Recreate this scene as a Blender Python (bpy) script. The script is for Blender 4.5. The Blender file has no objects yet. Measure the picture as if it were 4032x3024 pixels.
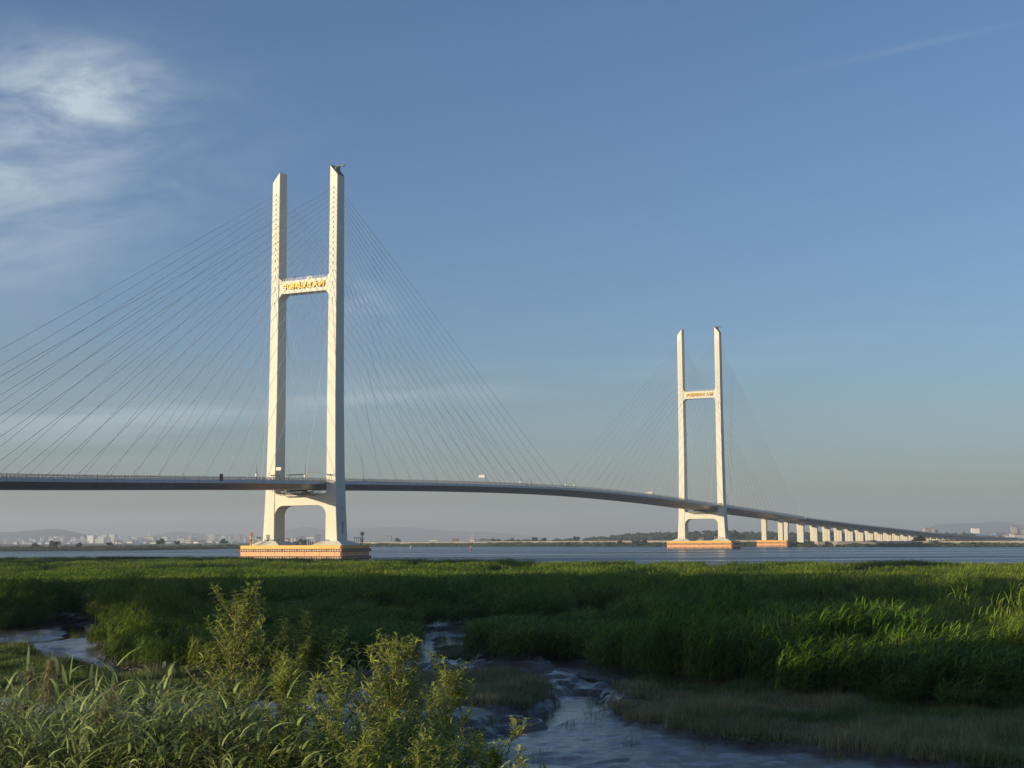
import bpy, math, random
import numpy as np
from mathutils import Vector, Matrix, Quaternion

scene = bpy.context.scene
COL = scene.collection
R = math.radians

# ------------------------------------------------------------------ camera
CAM = Vector((-604.807, -415.393, 9.217))
YAW, PIT, ROL = 0.456275, 0.109827, -0.005825
fwd = Vector((math.cos(YAW) * math.cos(PIT), math.sin(YAW) * math.cos(PIT), math.sin(PIT)))
rgt = Vector((math.sin(YAW), -math.cos(YAW), 0))
upv = rgt.cross(fwd)
r2 = rgt * math.cos(ROL) + upv * math.sin(ROL)
u2 = upv * math.cos(ROL) - rgt * math.sin(ROL)
cam_d = bpy.data.cameras.new("camera")
cam_d.sensor_width = 36.0
cam_d.lens = 5558.44 / 4032 * 36
cam_d.clip_start = 0.3
cam_d.clip_end = 60000
cam = bpy.data.objects.new("camera", cam_d)
COL.objects.link(cam)
m = Matrix((r2, u2, -fwd)).transposed().to_4x4()
m.translation = CAM
cam.matrix_world = m
scene.camera = cam

# ------------------------------------------------------------------ light, sky, exposure
SUN_EL, SUN_BEAR = R(8.9), R(140)
sd = bpy.data.lights.new("sun", "SUN")
sd.energy = 4.8
sd.angle = R(0.55)
sd.color = (1.0, 0.815, 0.55)
sun = bpy.data.objects.new("sun", sd)
COL.objects.link(sun)
SUNV = Vector((math.cos(SUN_BEAR) * math.cos(SUN_EL), math.sin(SUN_BEAR) * math.cos(SUN_EL), math.sin(SUN_EL)))
sun.rotation_euler = SUNV.to_track_quat('Z', 'Y').to_euler()

scene.view_settings.view_transform = 'Standard'
scene.view_settings.look = 'None'
scene.view_settings.exposure = 0.62
scene.view_settings.gamma = 1.0
scene.cycles.use_denoising = True
scene.cycles.max_bounces = 6
scene.cycles.transparent_max_bounces = 4
scene.cycles.volume_bounces = 0

world = bpy.data.worlds.new("World")
scene.world = world
world.use_nodes = True


class NT:
    """small node tree writer"""
    def __init__(s, nt):
        s.nt = nt

    def n(s, typ, **kw):
        nd = s.nt.nodes.new(typ)
        for k, v in kw.items():
            if k.startswith('i_'):
                key = k[2:]
                key = int(key) if key.isdigit() else key
                s.set(nd.inputs[key], v)
            else:
                setattr(nd, k, v)
        return nd

    def set(s, inp, v):
        if isinstance(v, bpy.types.NodeSocket):
            s.nt.links.new(v, inp)
        elif isinstance(v, bpy.types.Node):
            s.nt.links.new(v.outputs[0], inp)
        else:
            inp.default_value = v

    def math(s, op, a, b=0.0, c=0.0, clamp=False):
        nd = s.n('ShaderNodeMath', operation=op, use_clamp=clamp)
        for i, v in enumerate((a, b, c)):
            s.set(nd.inputs[i], v)
        return nd.outputs[0]

    def ss(s, x, a, b):
        nd = s.n('ShaderNodeMapRange', interpolation_type='SMOOTHSTEP')
        s.set(nd.inputs[0], x)
        nd.inputs[1].default_value = a
        nd.inputs[2].default_value = b
        return nd.outputs[0]

    def mix(s, f, a, b, typ='MIX'):
        nd = s.n('ShaderNodeMix', data_type='RGBA', blend_type=typ)
        s.set(nd.inputs[0], f)
        s.set(nd.inputs[6], a)
        s.set(nd.inputs[7], b)
        return nd.outputs[2]


def rgb(r, g, b):
    return (r, g, b, 1.0)


W = NT(world.node_tree)
bg = world.node_tree.nodes['Background']
sky = W.n('ShaderNodeTexSky', sky_type='NISHITA', sun_disc=False)
sky.sun_elevation = SUN_EL
sky.sun_rotation = math.pi / 2 - SUN_BEAR + 2 * math.pi
sky.air_density = 1.0
sky.dust_density = 1.2
sky.ozone_density = 1.6
tc = W.n('ShaderNodeTexCoord')
rot = W.n('ShaderNodeVectorRotate', rotation_type='Z_AXIS', i_Vector=tc.outputs['Generated'], i_Angle=-YAW)
sp = W.n('ShaderNodeSeparateXYZ', i_0=rot)
fx = W.math('MAXIMUM', W.math('ABSOLUTE', sp.outputs[0]), 0.05)
A = W.math('DIVIDE', W.math('MULTIPLY', sp.outputs[1], -1.0), fx)     # right of the bridge view
E = W.math('DIVIDE', sp.outputs[2], fx)
cmb = W.n('ShaderNodeCombineXYZ', i_0=A, i_1=E)


def ell(cx, cy, rx, ry, soft=1.0, ang=0.0):
    dx = W.math('SUBTRACT', A, cx)
    dy = W.math('SUBTRACT', E, cy)
    ca, sa = math.cos(ang), math.sin(ang)
    ax = W.math('ADD', W.math('MULTIPLY', dx, ca / rx), W.math('MULTIPLY', dy, sa / rx))
    ay = W.math('ADD', W.math('MULTIPLY', dx, -sa / ry), W.math('MULTIPLY', dy, ca / ry))
    q = W.math('ADD', W.math('MULTIPLY', ax, ax), W.math('MULTIPLY', ay, ay))
    return W.math('EXPONENT', W.math('MULTIPLY', q, -1.0))


def noise(scale, sx, sy, detail=6, dist=0.0, off=(0, 0, 0), rough=0.55):
    mp = W.n('ShaderNodeMapping', i_Vector=cmb)
    mp.inputs['Scale'].default_value = (sx, sy, 1)
    mp.inputs['Location'].default_value = off
    t = W.n('ShaderNodeTexNoise', i_Vector=mp, i_Scale=scale, i_Detail=detail, i_Distortion=dist, i_Roughness=rough)
    return t.outputs['Fac']


n1 = noise(9, 0.75, 2.0, 10, 0.8, (2.6, .7, 0), 0.62)
n2 = noise(26, 0.8, 2.0, 6, 0.9, (4.3, 2.4, 0), 0.6)
c1 = W.math('MULTIPLY', W.math('ADD', ell(-.355, .268, .078, .078), W.math('MULTIPLY', ell(-.305, .330, .060, .034, ang=-.12), 1.1)),
            W.math('ADD', W.ss(n1, .26, .74), W.math('MULTIPLY', W.ss(n2, .30, .85), .30)))
c1b = W.math('MULTIPLY', ell(-.25, .285, .09, .05, ang=-.15), W.math('MULTIPLY', W.ss(n1, .38, .75), .26))
n3 = noise(7, 0.55, 5.5, 7, 0.5, (0.2, .9, 0), 0.5)
c2 = W.math('MULTIPLY', W.math('ADD', ell(-.27, .085, .16, .022, ang=.04), W.math('MULTIPLY', ell(-.08, .105, .22, .010, ang=.07), .75)),
            W.math('MULTIPLY', W.ss(n3, .36, .66), .60))
c3 = W.math('MULTIPLY', ell(-.105, .170, .022, .016, ang=-.6), W.math('MULTIPLY', W.ss(n2, .35, .7), .35))
c4 = W.math('MULTIPLY', ell(.30, .3585, .075, .0026, ang=.215), .09)
c5 = W.math('MULTIPLY', ell(.20, .140, .12, .006, ang=.02), W.math('MULTIPLY', W.ss(n3, .4, .7), .10))
cl = c1
for c in (c1b, c2, c3, c4, c5):
    cl = W.math('ADD', cl, c)
cl = W.math('MULTIPLY', cl, 0.80, clamp=True)
tint = W.mix(1.0, sky.outputs[0], rgb(1.03, 1.285, 1.79), 'MULTIPLY')       # cool evening white balance of the phone
skyc = W.mix(W.math('MULTIPLY', cl, .75), tint, rgb(7.0, 8.2, 8.8))
world.node_tree.links.new(skyc, bg.inputs['Color'])
bg.inputs['Strength'].default_value = 0.060

# ------------------------------------------------------------------ helpers
rng = np.random.default_rng(7)
rnd = random.Random(11)


def tag(o, label=None, cat=None, group=None, kind=None):
    if label: o['label'] = label
    if cat: o['category'] = cat
    if group: o['group'] = group
    if kind: o['kind'] = kind
    return o


def empty(name, loc=(0, 0, 0), rz=0.0):
    o = bpy.data.objects.new(name, None)
    o.empty_display_size = 0.5
    COL.objects.link(o)
    o.location = loc
    o.rotation_euler = (0, 0, rz)
    return o


def mesh_np(name, V, F, mats=(), smooth=False, mi=None, link=True, parent=None):
    """V (n,3), F (m,4) or (m,3) int arrays"""
    V = np.asarray(V, np.float32)
    F = np.asarray(F, np.int32)
    k = F.shape[1]
    me = bpy.data.meshes.new(name)
    me.vertices.add(len(V))
    me.vertices.foreach_set('co', V.ravel())
    me.loops.add(F.size)
    me.loops.foreach_set('vertex_index', F.ravel())
    me.polygons.add(len(F))
    me.polygons.foreach_set('loop_start', np.arange(0, F.size, k, dtype=np.int32))
    me.polygons.foreach_set('loop_total', np.full(len(F), k, np.int32))
    if mi is not None:
        me.polygons.foreach_set('material_index', np.asarray(mi, np.int32))
    me.update(calc_edges=True)
    me.validate()
    if smooth:
        me.shade_smooth()
    for mm in mats:
        me.materials.append(mm)
    o = bpy.data.objects.new(name, me)
    if link:
        COL.objects.link(o)
    if parent is not None:
        o.parent = parent
    return o


class MB:
    """collects simple solids, then builds ONE mesh object"""
    def __init__(s):
        s.v = []
        s.f = []
        s.m = []

    def add(s, vs, fs, mi=0):
        b = len(s.v)
        s.v += [tuple(v) for v in vs]
        for f in fs:
            s.f.append(tuple(b + i for i in f))
            s.m.append(mi)
        return s

    def box(s, c, d, rz=0.0, mi=0):
        x, y, z = d[0] / 2, d[1] / 2, d[2] / 2
        ca, sa = math.cos(rz), math.sin(rz)
        vs = []
        for dz in (-z, z):
            for dx, dy in ((-x, -y), (x, -y), (x, y), (-x, y)):
                vs.append((c[0] + dx * ca - dy * sa, c[1] + dx * sa + dy * ca, c[2] + dz))
        return s.add(vs, [(0, 3, 2, 1), (4, 5, 6, 7), (0, 1, 5, 4), (1, 2, 6, 5), (2, 3, 7, 6), (3, 0, 4, 7)], mi)

    def loft(s, rings, mi=0, caps=True, closed=True):
        b = len(s.v)
        n = len(rings[0])
        for r_ in rings:
            s.v += [tuple(v) for v in r_]
        for i in range(len(rings) - 1):
            for j in range(n if closed else n - 1):
                k = (j + 1) % n
                s.f.append((b + i * n + j, b + i * n + k, b + (i + 1) * n + k, b + (i + 1) * n + j))
                s.m.append(mi)
        if caps and closed:
            s.f.append(tuple(b + j for j in reversed(range(n))))
            s.m.append(mi)
            s.f.append(tuple(b + (len(rings) - 1) * n + j for j in range(n)))
            s.m.append(mi)
        return s

    def tube(s, p, q, r0, r1=None, n=6, mi=0):
        return s.path([p, q], [r0, r0 if r1 is None else r1], n, mi)

    def path(s, pts, rad, n=6, mi=0):
        pts = [Vector(p) for p in pts]
        rings = []
        for i, p in enumerate(pts):
            d = (pts[min(i + 1, len(pts) - 1)] - pts[max(i - 1, 0)])
            if d.length < 1e-9: d = Vector((0, 0, 1))
            d.normalize()
            a = d.cross(Vector((0, 0, 1)) if abs(d.z) < .95 else Vector((1, 0, 0))).normalized()
            b = d.cross(a)
            r = rad[i] if isinstance(rad, (list, tuple)) else rad
            rings.append([p + a * r * math.cos(t) + b * r * math.sin(t) for t in [2 * math.pi * j / n for j in range(n)]])
        return s.loft(rings, mi)

    def build(s, name, mats, parent=None, smooth=False, bevel=0.0, link=True):
        me = bpy.data.meshes.new(name)
        me.from_pydata(s.v, [], s.f)
        me.polygons.foreach_set('material_index', s.m)
        import bmesh
        bm = bmesh.new()
        bm.from_mesh(me)
        bmesh.ops.recalc_face_normals(bm, faces=bm.faces)
        bm.to_mesh(me)
        bm.free()
        if smooth: me.shade_smooth()
        for mm in (mats if isinstance(mats, (list, tuple)) else [mats]):
            me.materials.append(mm)
        o = bpy.data.objects.new(name, me)
        if link: COL.objects.link(o)
        if parent is not None: o.parent = parent
        if bevel:
            b = o.modifiers.new('bevel', 'BEVEL')
            b.width = bevel
            b.segments = 2
            b.limit_method = 'ANGLE'
        return o


def copy_tree(o, parent=None):
    c = o.copy()
    COL.objects.link(c)
    if parent is not None: c.parent = parent
    for ch in list(o.children): copy_tree(ch, c)
    return c


# camera-foot ground frame: s to the right, t forward
GF = (math.cos(YAW), math.sin(YAW))
GR = (math.sin(YAW), -math.cos(YAW))


def st(s, t, z=0.0):
    return (CAM.x + GR[0] * s + GF[0] * t, CAM.y + GR[1] * s + GF[1] * t, z)


def st_np(s, t):
    return CAM.x + GR[0] * s + GF[0] * t, CAM.y + GR[1] * s + GF[1] * t


# value noise
_perm = np.random.default_rng(3).random((256, 256))


def vnoise(x, y):
    xi = np.floor(x).astype(int); yi = np.floor(y).astype(int)
    xf = x - xi; yf = y - yi
    xf = xf * xf * (3 - 2 * xf); yf = yf * yf * (3 - 2 * yf)
    g = lambda a, b: _perm[a % 256, b % 256]
    return (g(xi, yi) * (1 - xf) + g(xi + 1, yi) * xf) * (1 - yf) + (g(xi, yi + 1) * (1 - xf) + g(xi + 1, yi + 1) * xf) * yf


def fbm(x, y, o=4):
    r = 0; a = .5; tot = 0
    for i in range(o):
        r = r + a * vnoise(x * 2 ** i + 17.3 * i, y * 2 ** i + 5.1 * i); tot += a; a *= .5
    return r / tot


def inpoly(x, y, poly):
    x = np.asarray(x, float); y = np.asarray(y, float)
    c = np.zeros(x.shape, bool)
    n = len(poly); j = n - 1
    for i in range(n):
        xi, yi = poly[i]; xj, yj = poly[j]
        cond = ((yi > y) != (yj > y)) & (x < (xj - xi) * (y - yi) / ((yj - yi) + 1e-12) + xi)
        c ^= cond
        j = i
    return c


def segdist(x, y, pts):
    d = np.full(np.shape(x), 1e9)
    for (ax, ay), (bx, by) in zip(pts[:-1], pts[1:]):
        vx, vy = bx - ax, by - ay
        k = np.clip(((x - ax) * vx + (y - ay) * vy) / (vx * vx + vy * vy), 0, 1)
        d = np.minimum(d, np.hypot(x - ax - k * vx, y - ay - k * vy))
    return d


def sm(x, a, b):
    t = np.clip((x - a) / (b - a), 0, 1)
    return t * t * (3 - 2 * t)


# ------------------------------------------------------------------ materials
def mat(name, col, rough=.7, metal=0.0, spec=.5, var=0.0, vscale=.2, detail=5, bump=0.0, bscale=2.0, streak=0.0, col2=None, trans=0.0, objrand=0.0):
    M = bpy.data.materials.new(name)
    M.use_nodes = True
    T = NT(M.node_tree)
    b = M.node_tree.nodes['Principled BSDF']
    b.inputs['Roughness'].default_value = rough
    b.inputs['Metallic'].default_value = metal
    b.inputs['Specular IOR Level'].default_value = spec
    c = rgb(*col)
    geo = T.n('ShaderNodeNewGeometry')
    if var or col2:
        t = T.n('ShaderNodeTexNoise', i_Vector=geo.outputs['Position'], i_Scale=vscale, i_Detail=detail, i_Roughness=.6)
        f = T.ss(t.outputs['Fac'], .3, .7)
        dark = rgb(*(col2 if col2 else [x * (1 - var) for x in col]))
        c = T.mix(f, dark, rgb(*col))
    if streak:
        mp = T.n('ShaderNodeMapping', i_Vector=geo.outputs['Position'])
        mp.inputs['Scale'].default_value = (1, 1, .06)
        t = T.n('ShaderNodeTexNoise', i_Vector=mp, i_Scale=1.3, i_Detail=5, i_Roughness=.7)
        c = T.mix(T.math('MULTIPLY', T.ss(t.outputs['Fac'], .55, .85), streak), c, rgb(col[0] * .45, col[1] * .42, col[2] * .38))
    if objrand:
        oi = T.n('ShaderNodeObjectInfo')
        k = T.math('ADD', T.math('MULTIPLY', oi.outputs['Random'], objrand), 1 - objrand * .5)
        kk = T.n('ShaderNodeCombineXYZ', i_0=k, i_1=k, i_2=k)
        c = T.mix(1.0, c, kk.outputs[0], 'MULTIPLY')
    T.set(b.inputs['Base Color'], c)
    if bump:
        t = T.n('ShaderNodeTexNoise', i_Vector=geo.outputs['Position'], i_Scale=bscale, i_Detail=6)
        bp = T.n('ShaderNodeBump', i_Height=t.outputs['Fac'], i_Strength=bump, i_Distance=.1)
        T.set(b.inputs['Normal'], bp)
    if trans:
        tr = T.n('ShaderNodeBsdfTranslucent', i_Color=c)
        mx = T.n('ShaderNodeMixShader', i_0=trans, i_1=b.outputs[0], i_2=tr.outputs[0])
        T.set(M.node_tree.nodes['Material Output'].inputs['Surface'], mx)
    return M


def concrete_mat(name, col):
    """painted concrete with faint casting joints and run-off stains"""
    M = mat(name, col, .75, 0, .3, var=.05, vscale=.15, streak=.42)
    T = NT(M.node_tree)
    b = M.node_tree.nodes['Principled BSDF']
    src = b.inputs['Base Color'].links[0].from_socket
    geo = T.n('ShaderNodeNewGeometry')
    s_ = T.n('ShaderNodeSeparateXYZ', i_0=geo.outputs['Position'])
    fr = T.math('FRACT', T.math('DIVIDE', s_.outputs[2], 6.0))
    ln = T.math('LESS_THAN', fr, .03)
    c = T.mix(T.math('MULTIPLY', ln, .18), src, rgb(col[0] * .5, col[1] * .5, col[2] * .5))
    T.set(b.inputs['Base Color'], c)
    return M


M_conc = concrete_mat('white_concrete', (.63, .615, .52))
M_conc2 = concrete_mat('pier_concrete', (.56, .53, .45))
def joints(M, every, wid, k):
    """segment joints every few metres along the bridge"""
    T = NT(M.node_tree)
    b = M.node_tree.nodes['Principled BSDF']
    src = b.inputs['Base Color'].links[0].from_socket
    geo = T.n('ShaderNodeNewGeometry')
    s_ = T.n('ShaderNodeSeparateXYZ', i_0=geo.outputs['Position'])
    ln = T.math('LESS_THAN', T.math('FRACT', T.math('DIVIDE', s_.outputs[0], every)), wid / every)
    T.set(b.inputs['Base Color'], T.mix(T.math('MULTIPLY', ln, k), src, rgb(.06, .06, .06)))
    return M


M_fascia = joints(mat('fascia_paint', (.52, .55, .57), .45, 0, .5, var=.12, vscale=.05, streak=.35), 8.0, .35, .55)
M_soffit = joints(mat('girder_web_shaded', (.22, .21, .19), .35, 0.3, .5, var=.35, vscale=.04, col2=(.12, .12, .12)), 16.0, .5, .6)  # grey paint darkened: shade on the downward-facing web is put into the colour
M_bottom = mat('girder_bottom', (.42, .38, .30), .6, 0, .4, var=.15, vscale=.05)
M_asph = mat('asphalt', (.05, .05, .052), .85, var=.2)
M_rail = mat('railing_paint', (.13, .14, .155), .5, 0.2, .5, var=.3, vscale=.3)
M_rail2 = mat('parapet_posts', (.42, .42, .42), .5, 0.0, .5, var=.5, vscale=.12)
M_cable = mat('cable_sheath', (.40, .42, .45), .45, 0, .5)
M_gold = mat('gilded_letters', (.58, .36, .04), .5, .3, .4)
M_dark = mat('dark_steel', (.035, .04, .045), .55, .3)
M_steel = mat('galvanised_steel', (.22, .22, .21), .5, .5, var=.2, vscale=1)
M_white = mat('white_paint', (.75, .74, .70), .5)
M_orange = mat('orange_fender_paint', (.70, .31, .12), .55, 0, .4, var=.15, vscale=.25, streak=.6)
M_yellow = mat('yellow_fender_paint', (.72, .38, .05), .55, 0, .4, var=.15, vscale=.25, streak=.5)
M_black = mat('rubber_fender', (.15, .055, .018), .7, var=.4, vscale=.6)
M_panel = mat('sign_panel_paint', (.38, .38, .36), .5)
M_plate = mat('fender_plate_paint', (.62, .50, .36), .6, var=.15, vscale=.5)
M_red = mat('red_paint', (.38, .05, .03), .5, var=.3, vscale=2)
M_brown = mat('brown_board', (.16, .075, .02), .7)
M_rock = mat('embankment_stone', (.42, .36, .26), .9, var=.3, vscale=.12)
M_rockd = mat('dark_rubble', (.12, .10, .075), .95, var=.5, vscale=.4)

# ------------------------------------------------------------------ the cable-stayed bridge
_u = [-700, -219, -43, 15, 160, 318, 476, 621, 679, 855, 963, 1199, 1422, 1812, 2300, 3000, 4200]
_z = [22.6, 33.3, 38.3, 39.8, 43.2, 45.0, 43.4, 39.9, 38.6, 34.0, 31.0, 26.0, 22.1, 15.1, 9.6, 7.2, 6.8]


def zd(u):
    """deck level (top of the fascia) along the bridge"""
    i = 0
    while i < len(_u) - 2 and u > _u[i + 1]: i += 1
    def tan(k):
        if k == 0 or k == len(_u) - 1:
            j = max(1, k)
            return (_z[j] - _z[j - 1]) / (_u[j] - _u[j - 1])
        return (_z[k + 1] - _z[k - 1]) / (_u[k + 1] - _u[k - 1])
    h = _u[i + 1] - _u[i]
    t = (u - _u[i]) / h
    return ((2 * t ** 3 - 3 * t ** 2 + 1) * _z[i] + (t ** 3 - 2 * t ** 2 + t) * h * tan(i)
            + (-2 * t ** 3 + 3 * t ** 2) * _z[i + 1] + (t ** 3 - t ** 2) * h * tan(i + 1))


bridge = empty('cable_stayed_bridge', (0, 0, 0))
tag(bridge, 'long white cable-stayed road bridge with two H-shaped pylons across the river', 'bridge')

# pylon leg outline: height -> (inner y, outer y, half depth along the bridge)
LEG = [(6.95, 15.6, 22.95, 4.85), (25, 15.65, 21.95, 4.65), (45, 15.65, 21.2, 4.35), (84, 15.4, 20.65, 3.95), (137, 15.5, 20.45, 3.6), (197.5, 15.7, 20.4, 3.3)]


def leg_at(z):
    for a, b in zip(LEG[:-1], LEG[1:]):
        if z <= b[0]:
            t = (z - a[0]) / (b[0] - a[0])
            return [a[k] * (1 - t) + b[k] * t for k in (1, 2, 3)]
    return list(LEG[-1][1:])


def arc(cx, cz, r, a0, a1, n=7):
    return [(cx + r * math.cos(a0 + (a1 - a0) * i / (n - 1)), cz + r * math.sin(a0 + (a1 - a0) * i / (n - 1))) for i in range(n)]


def make_leg(mb, s):
    rings = []
    for z in (6.95, 15, 25, 35, 45, 64, 84, 110, 137, 167, 197.5):
        a, b, h = leg_at(z)
        a *= s; b *= s
        c = .25
        e = .25 * (1 if s > 0 else -1)
        rings.append([(-h, a + e, z), (-h + c, a, z), (h - c, a, z), (h, a + e, z), (h, b - e, z), (h - c, b, z), (-h + c, b, z), (-h, b - e, z)])
    # raked top, high on the inner side
    a, b, h = leg_at(197.5)
    a *= s; b *= s
    e = .25 * (1 if s > 0 else -1)
    c = .25
    def zz(y): return 197.55 + (203.2 - 197.55) * (abs(b) - abs(y)) / (abs(b) - abs(a))
    rings.append([(x, y, zz(y)) for (x, y, _) in [(-h, a + e, 0), (-h + c, a, 0), (h - c, a, 0), (h, a + e, 0), (h, b - e, 0), (h - c, b, 0), (-h + c, b, 0), (-h, b - e, 0)]])
    mb.loft(rings)


def crossbeam(zt, zb, hx, yi, chm_t, rad_b):
    """beam between the legs with haunches that run into them; outline in the y-z plane, extruded along the bridge"""
    Y = yi + .02
    pts = []
    if rad_b > 2.5:
        pts += [(-Y, zb - rad_b)] + arc(-Y + rad_b, zb - rad_b, rad_b, math.pi, math.pi / 2, 9)[1:]
        pts += arc(Y - rad_b, zb - rad_b, rad_b, math.pi / 2, 0, 9)
    else:
        pts += [(-Y, zb - rad_b), (-Y + rad_b * .85, zb), (Y - rad_b * .85, zb), (Y, zb - rad_b)]
    pts += [(Y, zt + chm_t), (Y - chm_t, zt), (-Y + chm_t, zt), (-Y, zt + chm_t)]
    mb = MB()
    mb.loft([[(-hx, y, z) for y, z in pts], [(hx, y, z) for y, z in pts]])
    return mb


# golden characters on both faces
def inscription_mesh():
    cu = bpy.data.curves.new('inscription', 'FONT')
    cu.body = '\u4e2d\u671d\u9e2d\u7eff\u6c5f\u5927\u6865'
    cu.size = 3.55
    cu.space_character = 1.12
    cu.extrude = .30
    cu.offset = .022
    cu.shear = .12
    cu.align_x = 'CENTER'
    cu.align_y = 'CENTER'
    o = bpy.data.objects.new('tmp_inscription', cu)
    COL.objects.link(o)
    bpy.context.view_layer.update()
    me = bpy.data.meshes.new_from_object(o.evaluated_get(bpy.context.evaluated_depsgraph_get()))
    bpy.data.objects.remove(o)
    me.materials.clear()
    me.materials.append(M_gold)
    me.name = 'inscription'
    return me


INS = inscription_mesh()


def chamfer_box(mb, x0, x1, y0, y1, z0, z1, d):
    """frustum"""
    mb.loft([[(x0, y0, z0), (x1, y0, z0), (x1, y1, z0), (x0, y1, z0)], [(x0 + d, y0 + d, z1), (x1 - d, y0 + d, z1), (x1 - d, y1 - d, z1), (x0 + d, y1 - d, z1)]])


def make_pylon(x0, lab, low):
    mb = MB()
    make_leg(mb, 1)
    make_leg(mb, -1)
    for s in (1, -1):
        for z in AZ:
            a, b, h = leg_at(z)
            for f in (1, -1):
                mb.box((f * (h + .12), s * (a + b) / 2, z + .1), (.5, .30, .8), mi=1)
    for k in range(4):
        for dz in (24.8, 31.2):
            mb.box((-1.6 + k * 1.2, -21.98 + (dz - 24.8) * .045, dz), (.12, .12, .9), mi=1)
    for dz in (25.8, 28.6):
        mb.box((.6, -21.85, dz), (.5, .4, .5), mi=1)
    py = mb.build('pylon', [M_conc, M_steel], bridge)
    py.location = (x0, 0, 0)
    py['label'] = lab
    ub = crossbeam(144.3, 137.6, 3.2, 15.45, 1.9, 2.2).build('crossbeam', M_conc, py)
    lb = crossbeam(33.2, 27.2, 4.35, 15.6, .8, 5.2).build('crossbeam', M_conc, py)
    for fx, rz in ((-1, -math.pi / 2), (1, math.pi / 2)):
        t = bpy.data.objects.new('inscription', INS)
        COL.objects.link(t)
        t.parent = py
        t.location = (fx * 3.62, 0, 140.9)
        t.rotation_euler = (math.pi / 2, 0, rz)
    # pedestals: flared plinths under the legs
    for s in (1, -1):
        pm = MB()
        ys = sorted((s * 9.6, s * 28.6))
        pm.loft([[(-9, ys[0], 5), (9, ys[0], 5), (9, ys[1], 5), (-9, ys[1], 5)],
                 [(-9, ys[0], 6.9), (9, ys[0], 6.9), (9, ys[1], 6.9), (-9, ys[1], 6.9)],
                 [(-5.6, ys[0] + 4.6, 9.1), (5.6, ys[0] + 4.6, 9.1), (5.6, ys[1] - 4.6, 9.1), (-5.6, ys[1] - 4.6, 9.1)]])
        pm.build('pedestal', M_conc, py)
    # railing along the top of the upper crossbeam
    rl = MB()
    for f in (1, -1):
        for i in range(17):
            rl.box((f * 2.9, -13.2 + i * 1.65, 144.9), (.12, .14, 1.4))
        for z in (144.7, 145.1, 145.55):
            rl.box((f * 2.9, 0, z), (.06, 26.6, .07))
    rl.build('guard_rail', M_steel, py)
    # ladder recess and service doors on the river side of the leg base
    dr = MB()
    dr.box((0.6, -22.42, 15.8), (.9, .5, 6.2))
    dr.build('access_ladder', M_steel, py)
    return py


AZ = [191, 188.4, 185.8, 183.2, 180.6, 178, 175.4, 172.8, 170.2, 167.6, 164.9, 162, 158.8, 155.4, 151.6, 147.2, 141.4, 133.0]
near_pylon = make_pylon(0, 'tall near pylon, H-shaped white concrete with gilded characters on its upper beam', 38)
far_pylon = make_pylon(636, 'smaller looking far pylon beyond the middle of the river', 37)

# deck: girder with bright fascia, dark web and flat bottom
def girder(name, us, half, fas, web_in, depth, parent):
    mb = MB()
    rows = []
    for u in us:
        z = zd(u)
        rows.append([(u, -half, z), (u, -half, z - fas), (u, -half + .5, z - fas - .06), (u, -half + web_in, z - depth), (u, half - web_in, z - depth), (u, half - .5, z - fas - .06), (u, half, z - fas), (u, half, z), (u, 0, z + .25)])
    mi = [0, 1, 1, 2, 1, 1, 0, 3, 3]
    b = len(mb.v)
    n = 9
    for r_ in rows: mb.v += r_
    for i in range(len(rows) - 1):
        for j in range(n):
            k = (j + 1) % n
            mb.f.append((b + i * n + j, b + i * n + k, b + (i + 1) * n + k, b + (i + 1) * n + j))
            mb.m.append(mi[j])
    for e, rev in ((0, True), (len(rows) - 1, False)):
        mb.f.append(tuple(b + e * n + j for j in (reversed(range(n)) if rev else range(n))))
        mb.m.append(1)
    return mb.build(name, [M_fascia, M_soffit, M_bottom, M_asph], parent)


us = [-620 + 12 * i for i in range(0, 131)]          # -620 .. 940
us = [u for u in us if u <= 948] + [950.5]
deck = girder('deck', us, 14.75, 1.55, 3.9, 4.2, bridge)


def rail_run(name, u0, u1, y, parent, h=1.35, dense=2.0, m_=None, rails=(.35, .75, 1.15, 1.4), post=.22, y2=None):
    mb = MB()
    n = int((u1 - u0) / dense)
    for i in range(n + 1):
        u = u0 + (u1 - u0) * i / n
        hh = h * (1.25 if i % 8 == 0 else 1)
        mb.box((u, y, zd(u) + hh / 2), (post * (1.6 if i % 8 == 0 else 1), .12, hh))
    seg = int((u1 - u0) / 24) + 1
    for z in rails:
        for i in range(seg):
            a = u0 + (u1 - u0) * i / seg
            b = u0 + (u1 - u0) * (i + 1) / seg
            w = .055
            za, zb_ = zd(a) + z, zd(b) + z
            mb.add([(a, y - w, za - w), (a, y + w, za - w), (a, y + w, za + w), (a, y - w, za + w),
                    (b, y - w, zb_ - w), (b, y + w, zb_ - w), (b, y + w, zb_ + w), (b, y - w, zb_ + w)],
                   [(0, 1, 5, 4), (1, 2, 6, 5), (2, 3, 7, 6), (3, 0, 4, 7)])
    return mb.build(name, m_ or M_rail, parent)


for y in (-14.55, 14.55):
    rail_run('railing', -600, 945, y, deck)
for y in (-11.9, 11.9):
    rail_run('crash_barrier', -600, 945, y, deck, h=1.05, dense=4.0, m_=M_rail2, rails=(.5, 1.0), post=.3)
rail_run('median_barrier', -600, 945, 0, deck, h=1.5, dense=4.0, m_=M_rail2, rails=(.7, 1.5), post=.25)

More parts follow.
